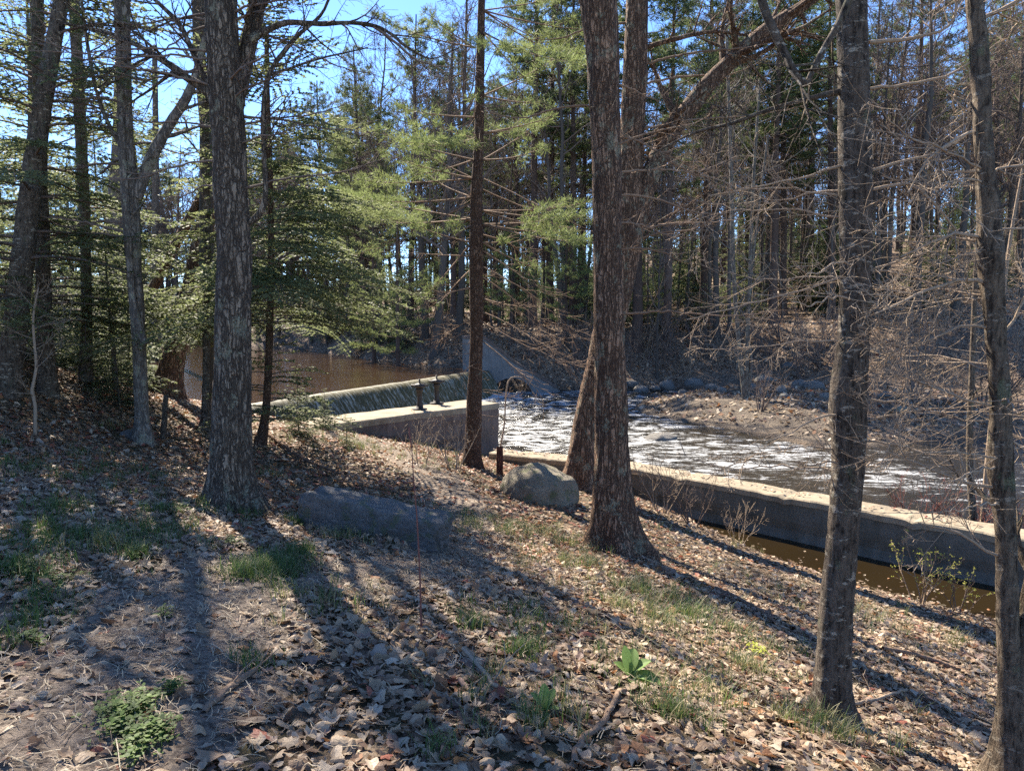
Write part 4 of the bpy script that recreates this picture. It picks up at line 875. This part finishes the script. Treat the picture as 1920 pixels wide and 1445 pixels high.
for i, (X, Y, s, k) in enumerate([(1150, 715, 1.3, 4), (1075, 700, 1.6, 4), (990, 668, 1.2, 4), (1290, 700, 1.3, 0), (1425, 770, 1.0, 4), (1380, 700, 1.2, 0), (1500, 715, 1.3, 4), (1660, 740, 1.6, 0), (1720, 760, 1.7, 4), (1790, 745, 1.6, 0), (1850, 770, 1.7, 4), (1690, 640, 1.7, 0), (1770, 620, 1.8, 0), (1840, 650, 1.8, 0), (1905, 690, 1.9, 0), (1640, 690, 1.5, 0), (1745, 690, 1.6, 4), (1880, 610, 2.0, 0), (1700, 560, 2.0, 0), (1810, 560, 2.1, 0), (1240, 690, 1.1, 4), (800, 655, 1.2, 4), (735, 650, 1.3, 4), (1110, 660, 1.4, 4), (1040, 655, 1.3, 4), (1540, 690, 1.4, 4), (1910, 780, 1.5, 4), (1600, 800, .9, 4), (1180, 690, 1.5, 4), (1215, 660, 1.5, 0), (1265, 670, 1.5, 4), (1315, 660, 1.5, 4), (1350, 680, 1.3, 0), (1410, 665, 1.5, 4), (1455, 690, 1.4, 4), (1490, 660, 1.5, 0), (1530, 660, 1.5, 4), (1575, 705, 1.4, 4), (1240, 640, 1.6, 4), (1380, 640, 1.6, 4), (1470, 640, 1.6, 4), (1555, 640, 1.6, 0)]):
    p = on(X, Y); z = [q for q in ZONES if q[0] <= X < q[1]][0][2]; row = 'by water' if Y > 690 else 'up bank' if Y > 630 else 'high up'
    bk.setdefault(('s', z, row, k), []).append((X, shrub(k, X, Y, s, 'x', G3, p), 'pale tan' if k == 0 else 'grey brown'))
for q, L in bk.items():
    if q[0] != 's': continue
    L.sort(key=lambda t: t[0])
    for i, (X, o, c) in enumerate(L): tag(o, f'{c} brush {q[2]} {q[1]}' + ('' if len(L) == 1 else f', {ordw(i)} from left'), 'shrub', G3)
# pale saplings and the clump on the gravel bar
def sapling(name, label, base, tops, d=None, mat=B_PALE, tw=8, tl=.4, seed=1, cat='sapling'):
    rng = np.random.default_rng(seed); b = base; e = empty(name, b, label, cat)
    for st in tops:
        m = MB(); N = pxline(st, b[1]); N[0, :3] = b; N[0, 2] -= .06; C = catmull(N, .1); pts, rad = C[:, :3], np.maximum(C[:, 3], .002); m.tube(pts, rad, 7)
        for t in range(tw):
            i = min(int(len(pts) * (.25 + .73 * rng.random())), len(pts) - 2); dd = unit(pts[i + 1] - pts[i])
            grow(m, pts[i], dd * .5 + perp(dd, rng), tl * rng.uniform(.5, 1.5), max(rad[i] * .45, .0025), 2, rng, (4, 3), .12, .05, .5, 0, .002)
        local(m, b); m.build('stem', mat, e)
    return e
sapling('clump_tree', 'clump of slender grey stems standing on the gravel bar', on(1398, 748), [[(1390, 748, 13), (1385, 640, 8), (1375, 500, 8), (1370, 300, 7), (1362, 60, 5)], [(1398, 748, 13), (1400, 650, 8), (1405, 540, 7), (1412, 350, 6), (1425, 150, 4)], [(1406, 748, 12), (1408, 680, 7), (1402, 620, 6), (1412, 480, 5), (1440, 250, 4)]], None, B_GREY, 14, 1.6, 5, 'tree')
wp = onz(1812, 985, -1.3); wp = np.array([wp[0] + .45, wp[1] + .45, -1.7])
sapling('pale_sapling', 'straight pale sapling rising behind the canal wall, left of right-edge tree', wp, [[(1812, 1000, 15), (1818, 860, 12), (1822, 700, 10), (1830, 500, 8), (1842, 300, 6)]], None, B_TAN, 10, .5, 6)
sapling('pale_sapling', 'leaning pale sapling close against the left side of right-edge tree', wp + np.array([.25, .25, 0]), [[(1835, 1000, 10), (1852, 860, 9), (1868, 700, 8), (1890, 480, 6), (1920, 300, 4)]], None, B_PALE, 10, .5, 7)
sapling('pale_sapling', 'crooked thin pale sapling among leaves on the left slope', on(65, 815), [[(62, 815, 7), (66, 760, 6), (60, 730, 6), (68, 690, 5), (62, 600, 4), (72, 540, 2)]], None, B_PALE, 12, .4, 8)
sapling('weed_stalk', 'tall thin reddish weed stalk standing in front of granite slab', on(790, 1180), [[(791, 1185, 4), (788, 1100, 3.6), (784, 1010, 3), (781, 960, 2.6), (775, 890, 2), (772, 840, 1.8), (768, 815, 3.6), (767, 800, 1.5)]], None, B_REDTWIG, 0, .1, 9, 'weed')
sapling('weed_stalk', 'pale curved stalk bending over beside the red post', on(931, 868), [[(930, 868, 4), (945, 800, 3.5), (948, 750, 3), (953, 715, 3), (965, 706, 2), (980, 708, 1.5)]], None, B_PALE, 0, .1, 10, 'weed')
for i, (pts, lab) in enumerate([([(1245, 1078, 7), (1300, 1085, 7), (1350, 1110, 8), (1410, 1140, 7), (1470, 1185, 6)], 'thin crooked fallen branch on leaves right of the straight trunk'), ([(1655, 1222, 8), (1720, 1235, 9), (1800, 1262, 9)], 'straight fallen stick on leaves right of the scaly trunk'),
                                ([(868, 1232, 7), (895, 1262, 8), (930, 1305, 9)], 'pale bare stick across the leaves in the foreground'), ([(1075, 1440, 14), (1090, 1395, 13), (1130, 1365, 12), (1160, 1310, 11), (1172, 1300, 9)], 'bent dark stick lying in foreground leaves'),
                                ([(1560, 1335, 6), (1640, 1320, 6), (1700, 1300, 5)], 'thin pale twig at the foot of the scaly trunk'), ([(500, 815, 8), (560, 860, 6), (640, 895, 4)], 'long thin twig fallen at foot of small hemlock'), ([(380, 1345, 12), (430, 1300, 14), (480, 1265, 10)], 'dark rotten stick along edge of the foreground path')]):
    W_ = []
    for X, Y, w in pts: p = on(X, Y); W_.append((p[0], p[1], p[2] + .025 + .012 * (i % 3), w * .5 * p[1] / F))
    m = MB(); C = catmull(np.array(W_), .04); m.tube(C[:, :3] + np.random.default_rng(i).normal(size=(len(C), 3)) * .003, C[:, 3], 8, cap=True); r2 = np.random.default_rng(i + 50)
    for t in range(2): k = r2.integers(len(C) // 3, len(C) - 1); grow(m, C[k, :3], np.array([r2.normal(), r2.normal(), .35]), .2, C[k, 3] * .5, 1, r2, (2,), .1, 0, .5, 0, .002)
    tag(m.build('fallen_branch', B_PALE if i in (2, 4) else B_DEAD), lab, 'stick')
# stake and post
def stake(X, Y, w, h, mat, name, label, cat, seed):
    p = on(X, Y); rng = np.random.default_rng(seed); m = MB(); n = 12; k = 16; th = np.arange(k) / k * 2 * np.pi
    sq = 1 / np.maximum(np.abs(np.cos(th)), np.abs(np.sin(th))) ** .6; V = []
    for i in range(n):
        z = -.2 + (h + .2) * i / (n - 1); V.append(np.c_[w * sq * np.cos(th), w * sq * np.sin(th), np.full(k, z)] * [1 - .1 * i / n] * 3 if False else np.c_[w * sq * np.cos(th) * (1 - .012 * i), w * sq * np.sin(th) * (1 - .012 * i), np.full(k, z) + (.05 * h * np.cos(th + 1) + rng.normal(size=k) * .012 if i == n - 1 else 0)])
    V = np.concatenate(V) + rng.normal(size=(n * k, 3)) * .003; i = np.arange(n - 1)[:, None] * k; j = np.arange(k)[None]
    m.add(V, [np.stack([i + j, i + (j + 1) % k, i + k + (j + 1) % k, i + k + j], -1).reshape(-1, 4), (np.arange(k) + (n - 1) * k)[None]])
    o = m.build(name, mat); o.location = p; tag(o, label, cat); return o
stake(937, 890, .062, .48, M_POST, 'wooden_post', 'short reddish wooden post at the end of canal wall', 'post', 1)
o = stake(306, 826, .035, .62, M_WOOD, 'broken_stub', 'short broken wooden stub right of the twisted grey tree', 'stub', 2); o.rotation_euler = (0, R(6), 0)

# ------------------------------------------------------------------ rocks
import bmesh
def rock(seed, size, loc, mat, name, label, cat='rock', group=None, rz=0, sub=4, flat=.0, box=0):
    bm = bmesh.new(); bmesh.ops.create_icosphere(bm, subdivisions=sub, radius=1); V = np.array([v.co[:] for v in bm.verts]); rng = np.random.default_rng(seed)
    if box: V = V / (np.sum(np.abs(V) ** box, axis=1) ** (1 / box))[:, None]
    for _ in range(6 if not box else 0):
        n_ = unit(rng.normal(size=3)); c = rng.uniform(.72, .92); d = V @ n_ - c; V -= np.outer(np.maximum(d, 0) * .85, n_)
    s = seed * 1.7; f = fbm(V[:, 0] * 2 + s, V[:, 1] * 2 + V[:, 2] * 1.3, 4, seed); g = fbm(V[:, 2] * 6 + s, V[:, 0] * 6 - V[:, 1] * 4, 3, seed)
    V *= (1 + (.22 if box else .3) * (f - .45) + (.1 if box else .07) * (g - .45))[:, None]
    V *= np.array(size)
    for v, c in zip(bm.verts, V): v.co = c
    me = bpy.data.meshes.new(name); bm.to_mesh(me); bm.free(); me.polygons.foreach_set('use_smooth', [not box] * len(me.polygons)); me.materials.append(mat)
    o = bpy.data.objects.new(name, me); COL.objects.link(o); o.location = loc; o.rotation_euler = (0, 0, rz); tag(o, label, cat, group); return o
p = on(1012, 945); rock(3, (.58, .5, .44), p + np.array([0, .45, .06]), M_BOULD, 'boulder', 'rounded buff boulder in front of the leaning forked trunk', 'boulder', None, .4, 5)
pa, pb = on(575, 985), on(815, 1042); c = (pa + pb) / 2; an = math.atan2(pb[1] - pa[1], pb[0] - pa[0])
o = rock(14, (np.linalg.norm(pb - pa) / 2 * 1.06, .19, .25), c + np.array([.02, .16, .05]), M_SLAB, 'granite_slab', 'long dark granite slab lying across the leaves by the path', 'stone', None, an, 6, 0, 14)
o.rotation_euler = (0, math.asin((pa[2] - pb[2]) / np.linalg.norm(pb - pa)), an)
GR = 'rocks along the far waterline'
RK = [(1165, 728, 30), (1185, 722, 26), (1202, 733, 34), (1228, 730, 26), (1250, 726, 34), (1302, 724, 42), (1335, 730, 30), (1352, 735, 24), (1432, 715, 36), (1462, 735, 28), (1500, 725, 36), (1528, 728, 40), (1480, 690, 30), (1545, 745, 24), (1470, 745, 20), (1660, 745, 30), (1340, 720, 26), (1280, 738, 22), (1410, 728, 24), (1575, 735, 26)]
for i, (X, Y, w) in enumerate(sorted(RK)):
    p = on(X, Y); s = w * .5 * p[1] / F; r_ = np.random.default_rng(i); z = [q for q in ZONES if q[0] <= X < q[1]][0][2]
    rock(40 + i, (s, s * .8, s * r_.uniform(.5, .75)), p + np.array([0, 0, s * .12]), M_ROCK, 'river_rock', f'{["grey", "rounded", "low", "angular"][i % 4]} {"larger" if w > 30 else "small"} rock at far waterline, {ordw(i)} counting from straight trunk', 'rock', GR, r_.uniform(0, 6), 3)
p = onz(1240, 822, ZR); rock(80, (.42, .32, .16), p, M_ROCK, 'river_rock', 'brown rock breaking the surface in the middle of rapids', 'rock', None, .3, 4)
p = on(1560, 850); rock(81, (.4, .3, .2), p, M_ROCK, 'river_rock', 'pale rock at near tip of the gravel bar', 'rock', None, .9, 4)
p = on(1690, 768); rock(82, (.35, .25, .13), p, M_BOULD, 'river_rock', 'pinkish flat rock on the far bank right of scaly trunk', 'rock', None, .9, 4)
p = on(247, 818); rock(83, (.16, .12, .1), p, M_SLAB, 'small_stone', 'small dark stone at foot of the twisted grey tree', 'stone', None, .9, 3)

# ------------------------------------------------------------------ leaf litter, straw, grass
rng = np.random.default_rng(77)
def rnd_frustum(n, y0, y1, m=.6):
    y = np.sqrt(rng.uniform(y0 * y0, y1 * y1, n)); return rng.uniform(-1, 1, n) * (.76 * y + m), y
GRASS = [(500, 1075, 62, 26, 1600, 0), (560, 1040, 30, 12, 300, 0), (200, 1020, 60, 18, 260, 1), (40, 1075, 60, 22, 300, 0), (250, 1045, 22, 10, 160, 0), (1010, 1000, 70, 14, 300, 1), (1090, 1060, 60, 18, 300, 1), (1240, 1120, 60, 22, 450, 1), (1300, 1160, 50, 20, 350, 0), (1200, 1150, 50, 16, 260, 1), (980, 1225, 40, 16, 180, 0), (1540, 1370, 40, 22, 260, 1), (1400, 1250, 30, 14, 160, 1), (560, 975, 22, 8, 120, 0), (300, 960, 40, 10, 180, 0), (120, 960, 70, 16, 240, 0), (30, 880, 60, 16, 220, 0), (760, 850, 70, 9, 240, 1), (850, 850, 30, 6, 160, 1), (1020, 1370, 30, 16, 40, 0), (1280, 1350, 50, 20, 160, 1), (640, 1010, 50, 10, 140, 1), (880, 965, 60, 9, 160, 0), (470, 1250, 26, 12, 90, 0), (1210, 1310, 60, 22, 50, 0), (1550, 1060, 60, 8, 120, 1), (1330, 1010, 60, 7, 140, 1), (880, 1170, 30, 10, 90, 0), (810, 1420, 26, 16, 60, 0), (500, 890, 30, 7, 80, 1), (225, 805, 20, 6, 60, 1), (1440, 1200, 60, 16, 80, 0), (80, 1130, 60, 14, 100, 0), (660, 835, 50, 7, 150, 1), (1260, 1340, 30, 14, 80, 0)]
GRASS += [(120, 860, 150, 30, 500, 0), (300, 1000, 120, 30, 400, 0), (80, 1010, 110, 40, 400, 0), (420, 960, 90, 24, 250, 0), (1150, 1090, 150, 50, 500, 1), (1330, 1200, 140, 60, 450, 1), (1000, 1010, 150, 30, 500, 1), (1040, 1180, 130, 60, 260, 0), (960, 1330, 160, 70, 220, 1), (1330, 1300, 110, 70, 220, 1), (150, 900, 160, 40, 500, 0), (200, 1010, 180, 50, 500, 0), (620, 1130, 140, 40, 200, 1), (60, 1180, 80, 40, 180, 0), (700, 850, 120, 20, 400, 1), (880, 985, 100, 18, 300, 0), (1450, 1330, 120, 60, 220, 1), (1500, 1130, 150, 40, 300, 1), (1700, 1180, 120, 40, 260, 1)]
GRASS = [(a, b, rx, ry, int(n * 1.5), t) for a, b, rx, ry, n, t in GRASS]
GC = [(on(a, b), on(a + rx, b), on(a, min(b + ry, 1444))) for a, b, rx, ry, n, t in GRASS]
def litter():
    mb = MB(); pal = np.array([(.37, .265, .17), (.44, .33, .22), (.30, .20, .125), (.21, .13, .08), (.50, .40, .29), (.34, .16, .07), (.27, .175, .13), (.15, .09, .055), (.33, .26, .2), (.3, .10, .06)])
    pw = np.array([.22, .18, .17, .11, .1, .06, .08, .05, .04, .012])
    T = []
    for s in range(10):
        k = 16; r2 = np.random.default_rng(s); th = np.arange(k) / k * 2 * np.pi; L = .5 + .5 * np.abs(np.cos(th)); lob = 1 + .28 * np.cos(th * [5, 7, 6, 4, 3][s % 5] + s) * (r2.random(k) * .5 + .6)
        x = np.cos(th) * L * lob; y = np.sin(th) * .62 * lob; inner = .5
        P2 = np.r_[np.c_[x, y], np.c_[x, y] * inner, [(0, 0)]]; q = []
        f4 = np.array([(i, (i + 1) % k, k + (i + 1) % k, k + i) for i in range(k)]); f3 = np.array([(k + i, k + (i + 1) % k, 2 * k) for i in range(k)])
        c1, c2 = r2.uniform(-.5, .9), r2.uniform(-.7, 1.2); z = c1 * P2[:, 0] ** 2 * .6 + c2 * P2[:, 1] ** 2 + .16 * (fbm(P2[:, 0] * 2 + s * 3, P2[:, 1] * 2, 2) - .4) + .12 * np.abs(P2[:, 1])
        z = z - z.mean(); T.append((np.c_[P2, z], f4, f3))
    S = []
    for s in range(6):
        r2 = np.random.default_rng(s + 90); a = np.array([(-1, 0), (-.4, .55), (.3, .5), (1, 0), (.35, -.55), (-.45, -.5)]) * (1 + r2.normal(size=(6, 2)) * .12); P2 = np.r_[a, [(0, 0)]]
        z = r2.uniform(-.4, .9) * P2[:, 0] ** 2 * .6 + r2.uniform(-.3, 1.1) * P2[:, 1] ** 2; S.append((np.c_[P2, z - z.mean()], None, np.array([(i, (i + 1) % 6, 6) for i in range(6)])))
    def drop(tmpl, x, y, size, tilt, lift):
        n = len(x); z = height(x, y); e = .05; gx = (height(x + e, y) - z) / e; gy = (height(x, y + e) - z) / e
        nz = np.c_[-gx, -gy, np.ones(n)] + rng.normal(size=(n, 3)) * tilt[:, None]; nz /= np.linalg.norm(nz, axis=1)[:, None]
        a = rng.normal(size=(n, 3)); a -= nz * np.sum(a * nz, 1)[:, None]; a /= np.linalg.norm(a, axis=1)[:, None]; b = np.cross(nz, a)
        c = np.c_[x, y, z + lift]; pk = rng.choice(len(pal), n, p=pw / pw.sum()); pk = np.where((y > 6.5) & (x < 2.2) & (rng.random(n) < .45), rng.choice([5, 5, 2, 9], n), pk); col = pal[pk] * rng.uniform(.75, 1.2, (n, 1)); ti = rng.integers(len(tmpl), size=n); flip = rng.choice([-1, 1], n)
        for t in range(len(tmpl)):
            k = np.nonzero(ti == t)[0]
            if not len(k): continue
            P, f4, f3 = tmpl[t]; v = c[k, None] + size[k, None, None] * (P[None, :, :1] * a[k, None] + P[None, :, 1:2] * b[k, None] + (P[None, :, 2:] * flip[k, None, None]) * nz[k, None])
            m = len(P); off = (np.arange(len(k)) * m)[:, None, None]; fs = [(f[None] + off).reshape(-1, f.shape[1]) for f in (f4, f3) if f is not None]
            mb.add(v.reshape(-1, 3), fs, 0, np.repeat(col[k], m, 0))
    def filt(x, y, p0):
        ok = sdist(x, y, NEAR, False) > .02; ok &= rng.random(len(x)) < np.where(pathd(x, y) < .8, p0, 1); return x[ok], y[ok]
    x, y = rnd_frustum(27000, 1.6, 7.2); x, y = filt(x, y, .5); k = rng.random(len(x)) < .2 + 1.0 * fbm(x * 1.3, y * 1.3, 3, 20); x, y = x[k], y[k]
    n = len(x); sz = rng.uniform(.018, .046, n); sz[rng.random(n) < .12] *= 1.35; drop(T, x, y, sz, rng.gamma(2, .13, n), rng.uniform(0, .028, n))
    x, y = rnd_frustum(36000, 6.8, 15, 1.2); x, y = filt(x, y, .5); n = len(x); drop(S, x, y, rng.uniform(.025, .05, n), rng.gamma(2, .15, n), rng.uniform(0, .03, n))
    x, y = rnd_frustum(40000, 1.6, 8); x, y = filt(x, y, .9); n = len(x); drop(S, x, y, rng.uniform(.008, .026, n), rng.gamma(2, .2, n), rng.uniform(0, .012, n))
    t = rng.random(150) * 2; q = np.where(t[:, None] < 1, WALL[0] + (WALL[1] - WALL[0]) * t[:, None], WALL[1] + (WALL[2] - WALL[1]) * (t[:, None] - 1)) + rng.normal(size=(150, 2)) * .09
    global height; hh = height; height = lambda x, y: np.full(np.shape(x), -1.085); drop(S, q[:, 0], q[:, 1], rng.uniform(.02, .045, 150), np.full(150, .12), np.full(150, .012))
    x = rng.uniform(2.6, 7, 260); y = 14.4 - x * 1.22 + rng.normal(size=260) * .35; height = lambda x, y: np.full(np.shape(x), ZC); ok = hh(x, y) < ZC; x, y = x[ok], y[ok]; drop(S, x, y, rng.uniform(.012, .032, len(x)), np.full(len(x), .04), np.full(len(x), .006)); height = hh
    tag(mb.build('leaf_litter', M_LEAF, col=True, smooth=False), 'fallen tan and brown oak leaves carpeting the near slope', 'leaves', kind='stuff')
    mb2 = mb; mb = MB()
    x, y = rnd_frustum(52000, 29, 55, 2); ok = sdist(x, y, TOE, True) > .2; x, y = x[ok], y[ok]; xb, yb = rng.uniform(3.5, 16, 9000), rng.uniform(16, 30, 9000); ok = (sdist(xb, yb, FARS, True) > .25) & (rng.random(9000) < fbm(xb * .7, yb * .7, 3, 8) * 1.3); x, y = np.r_[x, xb[ok]], np.r_[y, yb[ok]]; n = len(x)
    z = height(x, y); a = rng.uniform(0, 6.28, n); s = rng.uniform(.05, .1, n); tl = rng.normal(size=(n, 2)) * .5
    ax = np.c_[np.cos(a), np.sin(a), tl[:, 0]]; bx = np.c_[-np.sin(a), np.cos(a), tl[:, 1]]; c = np.c_[x, y, z + .03]
    v = np.stack([c - ax * s[:, None], c + bx * s[:, None] * .6, c + ax * s[:, None], c - bx * s[:, None] * .6], 1).reshape(-1, 3); col = pal[rng.choice(len(pal), n, p=pw / pw.sum())] * rng.uniform(.8, 1.2, (n, 1))
    mb.add(v, np.arange(len(v)).reshape(-1, 4), 0, np.repeat(col, 4, 0))
    tag(mb.build('far_leaf_litter', M_LEAF, col=True, smooth=False), 'fallen leaves covering the forest floor across the river', 'leaves', kind='stuff')
litter()
def straw():
    mb = MB(); x, y = rnd_frustum(30000, 1.6, 8.5); ok = (sdist(x, y, NEAR, False) > .05) & ((pathd(x, y) < 1.1) | (rng.random(len(x)) < .35)); x, y = x[ok], y[ok]; n = len(x)
    a = rng.uniform(0, 6.28, n); L = rng.uniform(.04, .13, n) * np.where(rng.random(n) < .06, 1.8, 1); w = rng.uniform(.0008, .0019, n); cv = rng.normal(size=n) * .25; P = []
    for t in np.linspace(0, 1, 5):
        aa = a + cv * t * 2; px_, py_ = x + np.cos(aa) * L * t, y + np.sin(aa) * L * t; pz = height(px_, py_) + .018 + .02 * rng.random(n) + .01 * math.sin(t * 3.14) * rng.random(n)
        s = np.c_[-np.sin(aa), np.cos(aa), np.zeros(n)] * w[:, None]; c = np.c_[px_, py_, pz]; P += [c - s, c + s]
    V = np.stack(P, 1); off = (np.arange(n) * 10)[:, None, None]; q = np.array([(2 * i, 2 * i + 1, 2 * i + 3, 2 * i + 2) for i in range(4)])
    pal = np.array([(.5, .42, .3), (.42, .32, .22), (.2, .14, .1), (.46, .37, .24)]); col = pal[rng.integers(4, size=n)] * rng.uniform(.7, 1.15, (n, 1))
    mb.add(V.reshape(-1, 3), (q[None] + off).reshape(-1, 4), 0, np.repeat(col, 10, 0)); tag(mb.build('straw_litter', M_STRAW, col=True), 'dry needles and straw strewn over the path', 'straw', kind='stuff')
straw()
def grass():
    mb = MB()
    for (c, ex, ey), (a, b, rx, ry, n, dry) in zip(GC, GRASS):
        r = rng.normal(size=(n, 2)) * .5; r1 = np.linalg.norm(ex[:2] - c[:2]); r2 = min(np.linalg.norm(ey[:2] - c[:2]), 1.3 * r1 + .1); x = c[0] + r[:, 0] * r1; y = c[1] + r[:, 1] * r2
        cl = rng.integers(0, max(3, n // 14), n); cx, cy = rng.normal(size=(n, 2)).T * .03; x = np.where(True, x[cl] + cx, x); y = y[cl] + cy
        ok = sdist(x, y, NEAR, False) > .0; x, y, = x[ok], y[ok]; k = len(x); z = height(x, y); h = rng.uniform(.05, .13, k) * (1 + .25 * dry); an = rng.uniform(0, 6.28, k); ben = rng.uniform(.2, .9, k); w = rng.uniform(.0018, .0035, k); P = []
        for t in (0, .4, .75, 1):
            q = np.c_[x + np.cos(an) * ben * h * t * t, y + np.sin(an) * ben * h * t * t, z + h * t * (1 - .3 * ben * t)]; s = np.c_[-np.sin(an), np.cos(an), np.zeros(k)] * (w * (1 - .85 * t))[:, None]; P += [q - s, q + s]
        V = np.stack(P, 1); off = (np.arange(k) * 8)[:, None, None]; q = np.array([(2 * i, 2 * i + 1, 2 * i + 3, 2 * i + 2) for i in range(3)])
        g = np.array([(.07, .13, .03), (.11, .17, .04), (.09, .15, .05)])[rng.integers(3, size=k)]; dr = np.array([(.36, .31, .17), (.24, .24, .09)])[rng.integers(2, size=k)]
        col = np.where(rng.random((k, 1)) < (.55 if dry else .12), dr, g) * rng.uniform(.75, 1.2, (k, 1)); mb.add(V.reshape(-1, 3), (q[None] + off).reshape(-1, 4), 0, np.repeat(col, 8, 0))
    tag(mb.build('grass', M_GRASS, col=True), 'patches of short green and straw coloured grass', 'grass', kind='stuff')
grass()
def clover():
    mb = MB()
    for X, Y, rx, n in [(245, 1335, 34, 150), (290, 1390, 30, 110), (225, 1375, 26, 60), (40, 1075, 34, 90), (110, 1095, 30, 60), (255, 1050, 16, 40), (430, 1020, 16, 30), (330, 1300, 14, 22), (260, 1425, 20, 30), (60, 1210, 16, 25), (330, 960, 30, 40), (235, 1000, 16, 30), (560, 985, 10, 18), (310, 1158, 12, 18), (905, 855, 16, 25), (1420, 1225, 14, 40), (110, 945, 30, 40)]:
        c = on(X, Y); r1 = rx * c[1] / F * 1.25
        for i in range(n):
            x, y = c[0] + rng.normal() * r1 * .55, c[1] + rng.normal() * r1 * .75; z = hz(x, y); h = rng.uniform(.015, .06); s = rng.uniform(.006, .013); a0 = rng.uniform(0, 6.28); g = np.array([(.10, .165, .03), (.14, .21, .04), (.07, .12, .025)])[rng.integers(3)] * rng.uniform(.8, 1.15)
            if X == 1420: g = np.array((.42, .45, .06))
            for q in range(3):
                a = a0 + q * 2.09; d = np.array([math.cos(a), math.sin(a), rng.uniform(-.2, .5)]); w = np.array([-math.sin(a), math.cos(a), 0]); b = np.array([x, y, z + h])
                mb.add([b, b + d * s + w * s * .7, b + d * s * 1.9 + w * s * .4, b + d * s * 1.9 - w * s * .4, b + d * s - w * s * .7], [np.array([[0, 1, 2, 3, 4]])], 0, g)
            mb.add([(x - .001, y, z), (x + .001, y, z), (x + .001, y, z + h), (x - .001, y, z + h)], np.array([[0, 1, 2, 3]]), 0, g)
    tag(mb.build('clover', M_PLANT, col=True), 'bright green clover patches at the path edge', 'clover', kind='stuff')
clover()
def mullein(X, Y, leaves, label, s=1.0):
    p = on(X, Y); e = empty('mullein_plant', p, label, 'plant')
    for (az, el, L, w) in leaves:
        m = MB(); n = 9; t = np.linspace(0, 1, n); d = np.array([math.cos(az), math.sin(az), 0]); sd = np.array([-math.sin(az), math.cos(az), 0])
        c = np.outer(t * L * math.cos(el), d) + np.outer(L * (math.sin(el) * t - .25 * t ** 2 * math.cos(el)), [0, 0, 1]) + [0, 0, .01]; wd = w * np.sin(np.pi * np.clip(t * .93 + .05, 0, 1)) ** .8; V = []
        for u in (-1, -.5, 0, .5, 1): V.append(c + np.outer(wd * u, sd) + np.outer(abs(u) * wd * .45, [0, 0, 1]))
        V = np.stack(V, 1).reshape(-1, 3) * s; i = np.arange(n - 1)[:, None] * 5; j = np.arange(4)[None]
        m.add(V, np.stack([i + j, i + j + 1, i + 5 + j + 1, i + 5 + j], -1).reshape(-1, 4), 0, (.19, .29, .08)); m.build('leaf', M_PLANT, e, col=True)
mullein(1180, 1270, [(2.0, 1.25, .17, .032), (1.2, .9, .17, .04), (.2, .7, .16, .042), (-.5, .2, .18, .055), (-1.2, .15, .16, .05), (2.6, .7, .12, .03), (.8, 1.3, .08, .016)], 'mullein plant with broad grey-green leaves, the larger foreground one')
mullein(1022, 1335, [(1.7, 1.3, .12, .024), (.7, 1.0, .11, .024), (2.8, .9, .11, .024), (-.7, .6, .09, .02), (-2.2, .6, .09, .02)], 'smaller mullein rosette with upright leaves left of the larger one')
